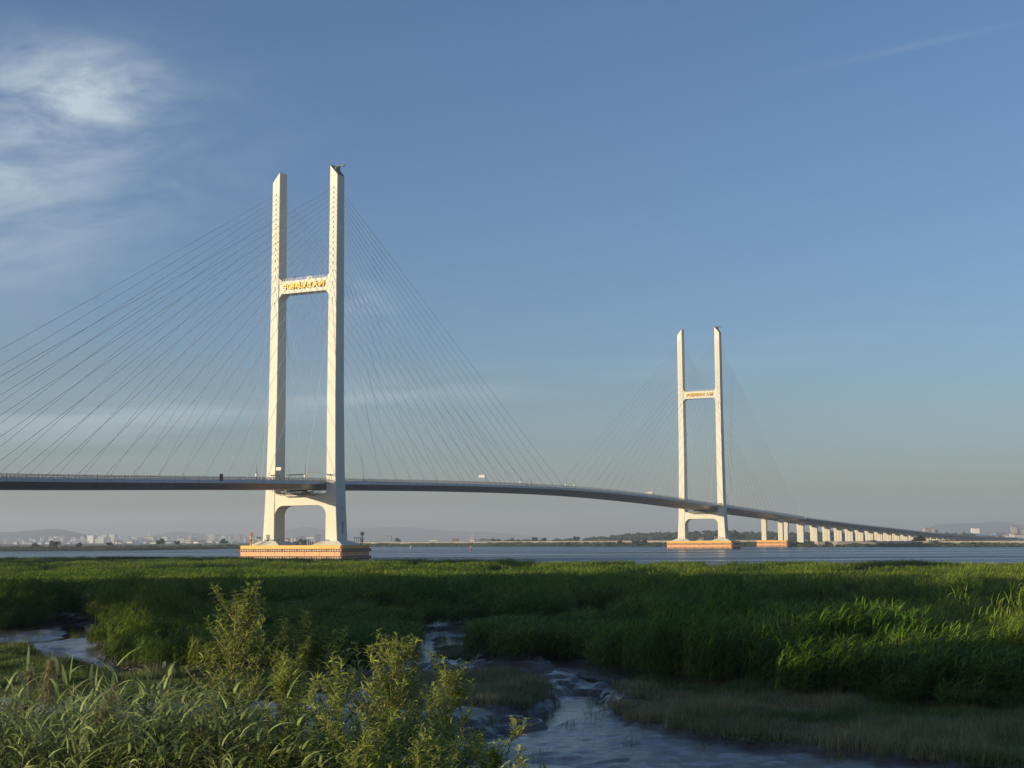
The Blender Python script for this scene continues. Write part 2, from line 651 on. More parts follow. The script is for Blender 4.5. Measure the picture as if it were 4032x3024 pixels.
# stay cables
CAM_ST = CAM
cabs = []
for x0 in (0, 636):
    for s in (1, -1):
        for f in (1, -1):
            for i in range(18):
                a, b, h = leg_at(AZ[i])
                du = 19.2 + (17 - i) * (16.3 if (x0 == 0) == (f > 0) else 16.0)
                ud = x0 + f * du
                top = Vector((x0 + f * h, s * (a + b) / 2, AZ[i]))
                bot = Vector((ud, s * 13.3, zd(ud) + .3))
                mid = (top + bot) / 2
                # hidden ends left of the frame show little
                dist = (mid - CAM).length
                cabs.append((dist, top, bot, f))
cabs.sort(key=lambda c: c[0])


def cable_mb(mb, top, bot):
    L = (top - bot).length
    pts = []
    for k in range(7):
        t = k / 6
        p = top.lerp(bot, t)
        p.z -= 4 * t * (1 - t) * L * .0016
        pts.append(p)
    mb.path(pts, .092, 6)
    d = (pts[-2] - pts[-1]).normalized()
    mb.tube(pts[-1], pts[-1] + d * 4.2, .13, .12, 6)          # thicker anchor sleeve
    mb.tube(pts[-1] + d * 4.0, Vector((pts[-1].x + d.x * 5.6, pts[-1].y, pts[-1].z)), .05, .05, 4)   # damper strut
    return mb


for k, (dist, top, bot, f) in enumerate(cabs[:100]):
    cable_mb(MB(), top, bot).build('stay_cable', M_cable, bridge)
mb = MB()
for dist, top, bot, f in cabs[100:]:
    cable_mb(mb, top, bot)
c_ = mb.build('stay_cable', M_cable, bridge)
c_['kind'] = 'stuff'

# side-span piers of the cable-stayed bridge
def column(mb, u, y, w, d, z0, z1, flare=0.0):
    rings = []
    prof = [(z0, 1, 0), (z1 - (7.5 if flare else 2), 1, 0)]
    if flare:
        prof += [(z1 - 4.5, 1, flare * .35), (z1 - 2.8, 1, flare * .9), (z1, 1, flare)]
    else:
        prof += [(z1, 1, 0)]
    for z, k, fl in prof:
        hw, hd = w / 2 + fl, d / 2
        c = .3
        rings.append([(u - hd, y - hw + c, z), (u - hd + c, y - hw, z), (u + hd - c, y - hw, z), (u + hd, y - hw + c, z), (u + hd, y + hw - c, z), (u + hd - c, y + hw, z), (u - hd + c, y + hw, z), (u - hd, y + hw - c, z)])
    mb.loft(rings)


for x0, sgn in ((636, 1), (0, -1)):
    for off, fl in ((229, 0), (314, .9)):
        u = x0 + sgn * off
        if u < -250: continue
        for y in (-9.2, 8.6):
            mb = MB()
            column(mb, u, y, 5.3, 4.2, 2.0 if fl else 6.5, zd(u) - 4.3, fl)
            mb.build('pier_column', M_conc2, bridge)

# ------------------------------------------------------------------ approach viaduct on the far side
via = empty('approach_viaduct', (951, 0, 0))
tag(via, 'low grey approach viaduct on pale piers running away to the right horizon', 'viaduct')
ul = [952.5 + 20 * i for i in range(0, 160)]
vd = girder('deck', ul, 14.6, 1.3, 2.6, 4.6, None)
vd.data.materials[1] = mat('viaduct_web', (.17, .17, .165), .7, var=.15, vscale=.05)
vd.data.materials[0] = mat('viaduct_fascia', (.24, .25, .25), .7, var=.2, vscale=.05)
vd.parent = via
vd.matrix_parent_inverse = Matrix.Translation((-951, 0, 0))
for y in (-14.4, 14.4):
    r_ = rail_run('railing', 953, 3400, y, vd, h=1.2, dense=6.0, rails=(.5, 1.1), post=.25)
u = 1011
while u < 3300:
    for y in (-8.8, 8.8):
        mb = MB()
        w = 6.2
        column(mb, 0, 0, w, 4.0, 3.0 if u < 1100 else 4.0, zd(u) - 4.8, .5)
        if u > 1030:
            mb.box((-2.1, 0.6, (zd(u) - 2) / 2), (.5, .7, max(1, zd(u) - 12)))
        o = mb.build('pier', M_conc2, via)
        o.location = (u - 951, y, 0)
    u += 60

# ------------------------------------------------------------------ orange steel fenders round the pylon feet
M_tide = mat('tide_stain', (.10, .075, .04), .6, var=.5, vscale=.8)


def make_fender(x0, hy, hx, label, big=True, y0=0.0):
    root = empty('fender_caisson', (x0, y0, 0))
    tag(root, label, 'pier fender')
    e = .9
    def ring(z, k=0.0):
        X, Y = hx + k, hy + k
        return [(-X, -Y + e, z), (-X + e, -Y, z), (X - e, -Y, z), (X, -Y + e, z), (X, Y - e, z), (X - e, Y, z), (-X + e, Y, z), (-X, Y - e, z)]
    mb = MB(); mb.loft([ring(-2), ring(5.05)]); mb.build('lower_hull', M_orange, root)
    mb = MB(); mb.loft([ring(-1.5, .03), ring(.32, .03)]); mb.build('tide_mark', M_tide, root)
    mb = MB(); mb.loft([ring(5.06, .02), ring(7.0, .02)]); mb.build('upper_band', M_yellow, root)
    for zc in ((4.55, .9) if big else (4.6, .8)):
        rb = MB()
        for dz in (-.55, .55):
            for sx in (1, -1):
                rb.box((sx * (hx + .2), 0, zc + dz), (.42, 2 * hy + .8, .36))
                rb.box((0, sx * (hy + .2), zc + dz), (2 * hx + .8, .42, .36))
        n = int(2 * hy / 1.45)
        for i in range(n + 1):
            y = -hy + 2 * hy * i / n
            w = .8 if i % 6 == 0 else .26
            for sx in (1, -1):
                rb.box((sx * (hx + .18), y, zc), (.36, w, .86))
        n = int(2 * hx / 1.45)
        for i in range(n + 1):
            x = -hx + 2 * hx * i / n
            w = .8 if i % 6 == 0 else .26
            for sx in (1, -1):
                rb.box((x, sx * (hy + .18), zc), (w, .36, .86))
        rb.build('rubbing_rail', M_black, root)
        pl = MB()
        for sx in (1, -1):
            pl.box((sx * (hx + .04), 0, zc), (.1, 2 * hy - .4, .8))
            pl.box((0, sx * (hy + .04), zc), (2 * hx - .4, .1, .8))
        pl.build('fender_plate', M_plate, root)
    # plate seams
    se = MB()
    for i in range(7):
        y = -hy + 4 + (2 * hy - 8) * i / 6
        for sx in (1, -1):
            se.box((sx * (hx + .02), y, 2.7), (.06, .14, 2.6))
    for i in range(3):
        x = -hx * .6 + hx * .6 * i
        for sx in (1, -1):
            se.box((x, sx * (hy + .02), 2.7), (.14, .06, 2.6))
    for k in range(0):
        y = rnd.uniform(-hy + 1, hy - 1)
        se.box((-(hx + .012), y, rnd.uniform(1.9, 3.9)), (.03, rnd.uniform(.15, .5), rnd.uniform(.15, .6)))
    se.build('plate_seam', M_black, root)
    return root


make_fender(0, 31.0, 13.2, 'large orange and yellow steel fender around the near pylon foot')
make_fender(636, 31.0, 12.2, 'orange steel fender box around the far pylon foot')
make_fender(865, 16.6, 4.6, 'small orange fender box under the two white columns right of the far pylon', False, -.5)


def beacon(x, y, z, label, red=False):
    r_ = empty('beacon_light', (x, y, z))
    tag(r_, label, 'beacon', 'light beacons at the fender corners')
    mb = MB(); mb.tube((0, 0, 0), (0, 0, 4.9), .42, .38, 10); mb.build('post', M_orange if not red else M_white, r_)
    mb = MB(); mb.tube((0, 0, 1.6), (0, 0, 2.9), .46, .46, 10); mb.build('colour_band', M_red, r_)
    mb = MB()
    mb.box((0, 0, 4.95), (1.7, 1.7, .14)); mb.box((0, 0, 6.6), (1.6, 1.6, .12))
    for a in range(8):
        mb.box((.75 * math.cos(a * math.pi / 4), .75 * math.sin(a * math.pi / 4), 5.8), (.14, .14, 1.6))
    mb.tube((0, 0, 5), (0, 0, 6.2), .3, .25, 8)
    mb.build('lantern_cage', M_red, r_)
    mb = MB(); mb.box((.9, 0, 3.2), (1.5, .5, .25)); mb.box((-.7, .3, 2.6), (.8, .4, .3)); mb.build('bracket', M_dark, r_)


beacon(-11.6, 25.0, 7.0, 'orange beacon post with red lantern cage at the left end of the near fender')
beacon(11.2, -27.5, 7.0, 'white and red beacon post at the right end of the near fender', True)


def rack(x, y, z, n, label, w=4.2):
    r_ = empty('steel_rack', (x, y, z))
    tag(r_, label, 'steel frame', 'steel frames on the fender decks')
    mb = MB(); mb.box((0, 0, 3.75), (1.4, w, .22)); mb.build('top_beam', M_steel, r_)
    for i in range(n):
        yy = -w / 2 + .3 + (w - .6) * i / (n - 1)
        mb = MB(); mb.box((0, yy, 1.85), (.16, .16, 3.7)); mb.build('leg', M_steel, r_)


rack(-10.6, -10.9, 7.0, 4, 'grey steel frame in front of the near pylon right leg base', 4.6)
rack(-9.8, 22.9, 7.0, 5, 'grey steel frame left of the near pylon left leg base', 5.6)
rack(10.5, -25.0, 7.0, 4, 'grey steel frame behind the near pylon right leg base')
rack(626.5, -16.0, 7.0, 4, 'grey steel frame beside the far pylon right leg base', 5.0)
rack(626.5, 17.5, 7.0, 3, 'grey steel frame beside the far pylon left leg base', 4.0)


def floodlight(x, y, z, label, heads=2, h=1.8, grp='twin floodlights along the bridge'):
    r_ = empty('floodlight', (x, y, z))
    tag(r_, label, 'floodlight', grp)
    mb = MB(); mb.tube((0, 0, 0), (0, 0, h), .11, .09, 6)
    mb.box((0, 0, h), (.12, 1.6, .12)); mb.build('pole', M_dark, r_)
    for i in range(heads):
        yy = (-.75 + 1.5 * i / max(1, heads - 1)) if heads > 1 else 0
        mb = MB()
        mb.loft([[(-.45, yy - .45, h + .05), (.1, yy - .45, h + .05), (.1, yy + .45, h + .05), (-.45, yy + .45, h + .05)],
                 [(-.65, yy - .5, h + .6), (.2, yy - .3, h + .5), (.2, yy + .3, h + .5), (-.65, yy + .5, h + .6)]])
        mb.build('lamp_head', M_dark, r_)


# the clusters of floodlights by the near pylon, on the edge of the deck
for i, yq in enumerate((13.2, 10.4, 3.6, 2.2, -.4, -3.2, -5.2)):
    floodlight(-9.5, yq, zd(-9.5) + .2, 'dark floodlight cluster on the deck between the near pylon legs', 2, 2.9)
floodlight(-5.2, -18.2, 39.2, 'twin floodlight beside the deck on the lit face of the near right leg', 2, 2.9)
floodlight(630.9, -18.2, 37.5, 'twin floodlight beside the deck on the lit face of the far pylon right leg', 2, 2.9)
floodlight(-11, 20.6, 7.0, 'thin floodlight at the foot of the near left leg', 2, 3.6, 'floodlights on the fender decks')
floodlight(-10, 1.6 + 6.5, 7.0, 'low floodlight on the near fender between the pylon legs', 2, 2.6, 'floodlights on the fender decks')
floodlight(-10, 4.6, 7.0, 'low floodlight on the near fender between the pylon legs', 2, 3.0, 'floodlights on the fender decks')

# corbel ledge on the near leg that carries the floodlight
for x0 in (0, 636):
    mb = MB()
    mb.box((x0 - 4.9, -18.2, zd(x0) - 1.0), (1.0, 5.6, .4))
    for i in range(7):
        mb.box((x0 - 5.3, -15.7 - i * .85, zd(x0) - .2), (.09, .09, 1.3))
    mb.box((x0 - 5.3, -18.2, zd(x0) + .4), (.08, 5.6, .08))
    mb.build('service_balcony', M_steel, near_pylon if x0 == 0 else far_pylon).location = (-x0, 0, 0)


def mast(x, y, h, label, box=True):
    r_ = empty('lamp_mast', (x, y, zd(x) + .2))
    tag(r_, label, 'mast', 'thin masts on the bridge deck')
    mb = MB(); mb.tube((0, 0, 0), (0, 0, h), .20, .10, 6); mb.build('pole', M_dark, r_)
    if box:
        mb = MB(); mb.box((-.25, 0, 2.2), (.8, .8, 1.3)); mb.build('equipment_box', M_panel, r_)


mast(-58.5, -12.5, 7.0, 'thin dark mast with white box left of the near pylon')
mast(-18.5, -12.5, 8.0, 'thin dark mast with white box between the near pylon legs')
mast(228, -12.5, 5.0, 'thin mast on the main span left of mid-span pair', True)
mast(301, -12.5, 5.6, 'thin dark mast with white box just right of mid-span')
mast(316, -12.5, 6.5, 'tallest thin mast near the middle of the main span')
mast(238, -12.5, 4.0, 'short mast with lamp near the middle of the main span', False)
mast(244, -12.5, 4.4, 'short dark pole with camera near the middle of the main span', False)
mast(790, -12.5, 5.0, 'thin white mast on the deck right of the far pylon', True)


def sign(x, y, h, w, bh, label, side=1):
    r_ = empty('road_sign', (x, y, zd(x) + .2))
    tag(r_, label, 'sign')
    mb = MB(); mb.tube((0, 0, 0), (0, 0, h), .22, .18, 6)
    mb.box((0, side * w / 2 * .8, h - bh * .3), (.14, w * .8, .14)); mb.build('pole', M_dark, r_)
    mb = MB(); mb.box((-.2, side * (w / 2 + .6), h - bh / 2), (.12, w, bh)); mb.build('sign_panel', M_panel, r_)
    mb = MB(); mb.box((-.275, side * (w * .75 + .6), h - bh / 2 - .1), (.03, w * .25, bh * .4))
    mb.box((-.275, side * (w * .35 + .6), h - bh * .35), (.03, w * .35, .12)); mb.box((-.275, side * (w * .35 + .6), h - bh * .65), (.03, w * .3, .12))
    mb.build('faded_marking', M_steel, r_)


sign(-38, -12.6, 6.3, 3.0, 1.6, 'pale overhanging road sign in front of the near pylon left leg')
sign(178, -12.6, 5.8, 4.3, 1.7, 'pale road sign on a cantilever pole over the main span')
sign(474, -12.6, 3.4, 6.0, 1.3, 'faint pale road sign on the deck left of the far pylon')

# brown board with a cross on the deck
bd = empty('crossed_board', (-88.5, -14.95, zd(-88.5) - .1))
tag(bd, 'square brown board with a dark cross on the railing left of the near pylon', 'board')
mb = MB(); mb.box((0, 0, 1.2), (2.4, .2, 3.0)); mb.build('panel', M_brown, bd)
mb = MB()
for sg in (1, -1):
    mb.add([(-1 * sg, -.13, 0), (-.8 * sg, -.13, 0), (1 * sg, -.13, 2.4), (.8 * sg, -.13, 2.4), (-1 * sg, -.17, 0), (-.8 * sg, -.17, 0), (1 * sg, -.17, 2.4), (.8 * sg, -.17, 2.4)],
           [(0, 1, 2, 3), (4, 5, 6, 7), (0, 1, 5, 4), (2, 3, 7, 6), (1, 2, 6, 5), (0, 3, 7, 4)])
for a, b in (((0, -.15, -.2), (2.4, .1, .18)), ((0, -.15, 2.6), (2.4, .1, .18)), ((-1.1, -.15, 1.2), (.18, .1, 2.9)), ((1.1, -.15, 1.2), (.18, .1, 2.9))):
    mb.box(a, b)
mb.build('cross_brace', M_dark, bd)

# round white reflectors on the fascia railing
for x in (-181.5, -154.5, -51, 190.5, 282, 316, 257):
    r_ = MB()
    r_.loft([[(x + .42 * math.cos(a), -15.0, zd(x) + .35 + .42 * math.sin(a)) for a in [k * math.pi / 5 for k in range(10)]],
             [(x + .36 * math.cos(a), -15.22, zd(x) + .35 + .36 * math.sin(a)) for a in [k * math.pi / 5 for k in range(10)]]])
    tag(r_.build('marker_disc', M_white), 'small round white marker lamp on the outer railing of the bridge', 'marker', 'round white markers on the bridge railing')

# gantry portal on the deck between the legs (thin frame)
pg = empty('portal_frame', (-7.0, -11.0, zd(-7)))
tag(pg, 'thin grey portal frame on the deck beside the near pylon right leg', 'portal frame')
for yy in (3.0, 5.0):
    mb = MB(); mb.tube((0, yy, 0), (0, yy, 4.4), .13, .13, 6); mb.build('post', M_steel, pg)
mb = MB(); mb.box((0, 1.3, 4.3), (.3, 8.2, .35)); mb.box((0, 1.3, 4.8), (.12, 8.2, .12)); mb.build('beam', M_dark, pg)

# inspection gantries hanging under the deck at each pylon
def gantry(x0, label):
    zb = zd(x0) - 4.3
    r_ = empty('inspection_gantry', (x0, 0, zb))
    tag(r_, label, 'maintenance gantry', 'inspection gantries under the deck')
    mb = MB()
    def truss(x, za, zb2, y0, y1, n):
        mb.box((x, (y0 + y1) / 2, za), (.22, abs(y1 - y0), .2)); mb.box((x, (y0 + y1) / 2, zb2), (.22, abs(y1 - y0), .2))
        for i in range(n + 1):
            y = y0 + (y1 - y0) * i / n
            mb.tube((x, y, za), (x, y, zb2), .08, .08, 4)
            if i < n: mb.tube((x, y, za), (x, y + (y1 - y0) / n, zb2), .06, .06, 4)
    for x in (-7.6, -5.8):
        truss(x, -1.0, -3.0, 9.6, -9.6, 22)
        for sy in (1, -1):
            mb.tube((x, sy * 9.6, -3.0), (x, sy * 15.2, -.2), .14, .14, 4)
            mb.tube((x, sy * 9.6, -1.0), (x, sy * 15.0, 1.0), .12, .12, 4)
            for i in range(6):
                t = i / 5
                mb.tube((x, sy * (9.6 + 5.5 * t), -3.0 + 2.8 * t), (x, sy * (9.6 + 5.4 * t), -1.0 + 2 * t), .07, .07, 4)
    mb.build('truss', M_steel, r_)
    mb = MB(); mb.box((-6.7, 0, -3.2), (2.2, 19.4, .14))
    for y in (-5, -1, 3.5): mb.box((-6.4, y, -1.9), (1.4, 3.2, .5))
    mb.build('platform', M_steel, r_)
    mb = MB()
    for y in (-7, -2, 2, 7): mb.box((0, y, .1), (7, 1.3, .5))
    mb.box((-5.5, 1.5, -.6), (3, 11, .55)); mb.box((-4.0, -4.2, -1.3), (2, 6, .5))
    mb.build('bearing_frame', M_dark, r_)


gantry(0, 'dark truss maintenance gantry hanging under the deck at the near pylon')
gantry(636, 'dark truss maintenance gantry hanging under the deck at the far pylon')

# window-washing davits on the raked tops of the near-side legs
def davit(x0, label):
    r_ = empty('roof_crane', (x0, -18.05, 200.2))
    tag(r_, label, 'roof crane', 'dark cranes on the pylon tops')
    mb = MB()
    for x in (-2.6, 0, 2.7):
        mb.add([(x - .15, 2.3, 2.9), (x + .15, 2.3, 2.9), (x + .15, -2.2, -2.4), (x - .15, -2.2, -2.4), (x - .15, 2.3, 3.4), (x + .15, 2.3, 3.4), (x + .15, -2.2, -1.8), (x - .15, -2.2, -1.8)],
               [(0, 1, 2, 3), (4, 5, 6, 7), (0, 1, 5, 4), (2, 3, 7, 6), (1, 2, 6, 5), (0, 3, 7, 4)])
    for k in range(5):
        t = k / 4
        mb.box((0, 2.2 - 4.3 * t, 3.2 - 5.1 * t), (5.9, .3, .35))
    mb.build('base_frame', M_dark, r_)
    mb = MB()
    mb.box((2.0, .6, 2.3), (1.4, 1.3, 2.6)); mb.box((2.0, -.6, 3.5), (.8, 4.2, .6)); mb.box((2.0, -2.4, 3.4), (.9, .8, 1.0)); mb.box((-1.6, -.2, 1.2), (.9, .9, 1.6))
    mb.build('crane_body', M_dark, r_)


davit(0, 'dark crane and frame on the sloping top of the near pylon right leg')
davit(636, 'dark crane on the sloping top of the far pylon right leg')

# small gondola hooked over the near upper beam
g_ = empty('hanging_gondola', (-1.5, 10.8, 145))
tag(g_, 'thin curved black boom lying on the upper crossbeam of the near pylon', 'boom')
MB().path([(0, 3, .6), (0, 1, .3), (0, -1, .5), (0, -3, 1.1), (0, -4.6, 2.1)], .16, 6).build('boom_tube', M_dark, g_)
bx = empty('beam_cabinet', (-2.2, -3.0, 144.35))
tag(bx, 'tiny white cabinet on top of the near pylon upper crossbeam', 'cabinet')
mb = MB(); mb.box((0, .9, .8), (.8, 1.0, 1.3)); mb.build('door', M_white, bx)
mb = MB(); mb.box((.1, -.8, .85), (.9, 1.6, 1.5)); mb.build('housing', M_conc2, bx)

# ------------------------------------------------------------------ ground, river, far land
NEAR_SHORE = [(-3000, 900), (-500, 640), (-176, 500), (-136.6, 512), (-76.7, 430), (-35.6, 391), (-1.3, 359), (30.8, 366), (56.7, 332), (81.8, 317), (106.2, 303), (400, 190), (1500, -100), (3000, -400)]
FAR_SHORE = [(-3000, 1500), (-530, 1470), (-412, 1516), (-336, 1742), (-213, 2060), (-6.5, 1855), (110, 1760), (190, 1640), (240, 1575), (291, 1545), (299, 1452), (325, 1425), (383, 1355), (457, 1272), (800, 1050), (1600, 500), (3000, -200)]
ns_x = [a for a, b in NEAR_SHORE]; ns_y = [b for a, b in NEAR_SHORE]
fs_x = [a for a, b in FAR_SHORE]; fs_y = [b for a, b in FAR_SHORE]

OPEN = [(-78, 128), (-66, 143), (-50.5, 140.5), (-48.8, 144.4), (-51.3, 158.3), (-47.5, 163.2), (-36.4, 125.2), (-29.9, 103.9), (-24.1, 95.5), (-19.8, 93.4), (-15.2, 93.1),
        (-10.4, 94.6), (-6.9, 102.3), (-5.6, 103.9), (-7.4, 112.8), (-9.1, 122.9), (-10.3, 139), (-6.8, 142.4), (-2.4, 141.1), (-3.3, 122.5), (-2.5, 103.7),
        (-.4, 99.3), (1.2, 100.7), (4.1, 101.7), (5.1, 100.4), (6.1, 117), (7.3, 116.8), (6.1, 91.0), (7.6, 86.5), (7.6, 82.5), (9.6, 80.0), (12.2, 78.0),
        (15.1, 73.0), (18.1, 69.6), (24.0, 69.4), (27.0, 71.5), (40, 74), (70, 78), (95, 60), (95, -60), (-95, -60), (-95, 100)]
SEDGE = [[(-6.4, 94.3), (-4.0, 91.7), (-1.0, 93.3), (1.0, 88.2), (2.3, 79.7), (0.7, 72.4), (-1.5, 71.0), (-3.6, 72.6), (-6.0, 76.6), (-8.5, 84)],
         [(4.9, 70.8), (5.7, 77.9), (8.3, 84.5), (10.2, 82), (15.3, 77.8), (24.1, 74.9), (31, 78), (48, 80), (48, 48), (19.6, 53.8), (17.2, 55.3), (14.2, 58.4), (10.2, 61.4), (7.4, 65.0), (5.6, 67.7)],
         [(-9, 84), (-10, 92), (-24, 92), (-29, 98), (-33, 108), (-36, 100), (-36, 86), (-20, 78)],
         [(-52, 112), (-46, 126), (-41, 120), (-36, 108), (-42, 92), (-60, 90)],
         [(-3.2, 104), (-3.4, 118), (-5.0, 124), (-6.5, 116), (-5.2, 104)]]
CH = [(-6.5, 146), (-5.4, 122), (-4.4, 110), (-2.2, 99), (3.0, 95), (5.6, 88), (4.6, 81), (2.6, 75), (.8, 70), (-3, 64), (-12, 60), (-30, 62)]
CH2 = [(-14, 60), (-2, 56.6), (2.2, 54.4), (3.6, 51), (4, 46)]
CH3 = [(-60, 120), (-44, 124), (-41, 134), (-45, 146), (-49, 160)]
CH4 = [(-44, 124), (-38, 118), (-31, 100), (-24, 88), (-12, 80)]


def ground_h(s, t):
    s = np.asarray(s, float); t = np.asarray(t, float)
    n = fbm(s * .22, t * .22, 4)
    n2 = fbm(s * .9 + 40, t * .9, 3)
    h = .46 + .42 * (n - .5) + .12 * (n2 - .5) + .13 * (fbm(s * .7 + 3, t * 2.0, 3) - .5) + .07 * (fbm(s * 1.6, t * 4.0 + 9, 2) - .5)
    for pl, w, dep in ((CH, 2.0, .40), (CH2, 2.9, .55), (CH3, 1.8, .36), (CH4, 1.6, .4)):
        d = segdist(s + 1.6 * (fbm(s * .25 + 9, t * .25) - .5), t + 2.4 * (fbm(s * .25, t * .25 + 5) - .5), pl)
        h = h - dep * (1 - sm(d, w * .35, w * 1.25)) * (.65 + .7 * (n - .5))
    # eroded ledges
    led = fbm(s * .30 + 3, t * .17 + 8, 3)
    zone = (1 - sm(segdist(s, t, CH), 3.0, 6.5)) * sm(t, 60, 66)
    h = h + zone * (.34 * sm(led, .50, .52) + .28 * sm(led, .60, .615)) * (t < 108)
    # low sedge banks
    for pg in SEDGE[:2]:
        cx = np.mean([a for a, b in pg]); cy = np.mean([b for a, b in pg])
        ins = inpoly(s, t, pg)
        h = np.where(ins, np.maximum(h, .66 + .2 * (n - .5)), h)
    # marsh bed under reeds
    reed = (~inpoly(s, t, OPEN)) & (t > 30)
    h = np.where(reed, np.maximum(h, .62 + .25 * (n - .5)), h)
    # mounds
    for (cx, cy, r_, a) in ((21, 83, 9, 1.3), (-70, 190, 20, .5)):
        h = h + a * np.exp(-(((s - cx) / r_) ** 2 + ((t - cy) / r_) ** 2))
    # embankment we stand on
    dk = 7.6 - (t - 5) * (6.9 / 37.0)
    dk = np.where(t < 5, 7.6, dk)
    h = np.where(t < 44, np.maximum(dk + .18 * (n - .5), h), h)
    # river bed between the shores
    a = np.interp(s, ns_x, ns_y); b = np.interp(s, fs_x, fs_y)
    wob = 16 * (fbm(s * .02, t * .0 + 3, 3) - .5)
    inr = (t > a + wob) & (t < b)
    e1 = np.clip((t - a - wob) / 6, 0, 1); e2 = np.clip((b - t) / 12, 0, 1)
    h = np.where(inr, h - 3.0 * np.minimum(e1, e2) * 1.2, h)
    far = t >= b
    h = np.where(far, 1.2 * np.clip((t - b) / 20, 0, 1) + 1.6 * np.clip((t - b) / 150, 0, 1) + .8 * (fbm(s * .02, t * .02) - .5) * np.clip((t - b) / 40, 0, 1), h)
    return h


def gline(parts):
    out = []
    for a, b, n in parts: out += list(np.linspace(a, b, n, endpoint=False))
    return np.array(out + [parts[-1][1]])


gs = gline([(-14000, -3000, 10), (-3000, -600, 24), (-600, -90, 50), (-90, -56, 34), (-56, 34, 300), (34, 90, 50), (90, 700, 60), (700, 3000, 24), (3000, 14000, 10)])
gt = gline([(-14000, -60, 8), (-60, 4, 16), (4, 46, 42), (46, 112, 300), (112, 168, 110), (168, 540, 93), (540, 1200, 22), (1200, 2120, 92), (2120, 5000, 24), (5000, 14500, 10)])
S, T = np.meshgrid(gs, gt)
H = ground_h(S, T)
X, Y = st_np(S, T)
V = np.stack([X, Y, H], -1).reshape(-1, 3)
ny, nx = S.shape
I = np.arange(ny * nx).reshape(ny, nx)
F = np.stack([I[:-1, :-1], I[:-1, 1:], I[1:, 1:], I[1:, :-1]], -1).reshape(-1, 4)
Tc = (T[:-1, :-1] + T[1:, 1:]) / 2
mi = np.where(Tc > 1150, 1, np.where(Tc < 44, 1, 0)).reshape(-1)


def wet_mud():
    M = bpy.data.materials.new('wet_mud')
    M.use_nodes = True
    T = NT(M.node_tree)
    b = M.node_tree.nodes['Principled BSDF']
    geo = T.n('ShaderNodeNewGeometry')
    mp = T.n('ShaderNodeMapping', i_Vector=geo.outputs['Position'])
    mp.inputs['Rotation'].default_value = (0, 0, -YAW)
    mp2 = T.n('ShaderNodeMapping', i_Vector=mp)
    mp2.inputs['Scale'].default_value = (1.9, .55, 1)
    t1 = T.n('ShaderNodeTexNoise', i_Vector=mp2, i_Scale=2.6, i_Detail=9, i_Roughness=.68, i_Distortion=1.2)
    t2 = T.n('ShaderNodeTexNoise', i_Vector=geo.outputs['Position'], i_Scale=.16, i_Detail=5)
    f = T.ss(t2.outputs['Fac'], .35, .65)
    c = T.mix(f, rgb(.065, .052, .038), rgb(.15, .12, .085))
    T.set(b.inputs['Base Color'], c)
    T.set(b.inputs['Roughness'], T.math('ADD', T.math('MULTIPLY', T.ss(t1.outputs['Fac'], .35, .7), .22), .08))
    b.inputs['Specular IOR Level'].default_value = .7
    bp = T.n('ShaderNodeBump', i_Height=t1.outputs['Fac'], i_Strength=1.0, i_Distance=.38)
    T.set(b.inputs['Normal'], bp)
    b.inputs['Coat Weight'].default_value = 1.0          # film of water left by the tide
    b.inputs['Coat IOR'].default_value = 1.33
    b.inputs['Coat Roughness'].default_value = .18
    bp2 = T.n('ShaderNodeBump', i_Height=t1.outputs['Fac'], i_Strength=.5, i_Distance=.07)
    T.set(b.inputs['Coat Normal'], bp2)
    return M


M_mud = wet_mud()
M_turf = mat('rough_grass', (.055, .075, .022), .95, col2=(.035, .05, .016), vscale=.05, bump=.6, bscale=1.0)
g = mesh_np('ground', V, F, [M_mud, M_turf], smooth=True, mi=mi)
g['kind'] = 'structure'


def water_mat(name, col, rough, scale, strength, streaks=True, dist=.25, rot=YAW):
    M = bpy.data.materials.new(name)
    M.use_nodes = True
    T = NT(M.node_tree)
    b = M.node_tree.nodes['Principled BSDF']
    geo = T.n('ShaderNodeNewGeometry')
    mr = T.n('ShaderNodeVectorRotate', rotation_type='Z_AXIS', i_Vector=geo.outputs['Position'], i_Angle=-rot)
    mp = T.n('ShaderNodeMapping', i_Vector=mr)
    mp.inputs['Scale'].default_value = (1.0, .5, 1)
    t1 = T.n('ShaderNodeTexNoise', i_Vector=mp, i_Scale=scale, i_Detail=5, i_Roughness=.6)
    b.inputs['Base Color'].default_value = rgb(*col)
    b.inputs['Specular IOR Level'].default_value = .5
    b.inputs['IOR'].default_value = 1.33
    r_ = rough
    if streaks:
        mp2 = T.n('ShaderNodeMapping', i_Vector=mr)
        mp2.inputs['Scale'].default_value = (.020, .0022, 1)
        t2 = T.n('ShaderNodeTexNoise', i_Vector=mp2, i_Scale=1.0, i_Detail=4, i_Roughness=.55, i_Distortion=.6)
        f = T.ss(t2.outputs['Fac'], .40, .66)
        s_ = T.math('ADD', T.math('MULTIPLY', f, -strength * .92), strength)
        T.set(b.inputs['Roughness'], T.math('ADD', T.math('MULTIPLY', f, -rough * .5), rough))
    else:
        s_ = strength
        b.inputs['Roughness'].default_value = rough
    bp = T.n('ShaderNodeBump', i_Height=t1.outputs['Fac'], i_Strength=s_, i_Distance=dist)
    T.set(b.inputs['Normal'], bp)
    return M


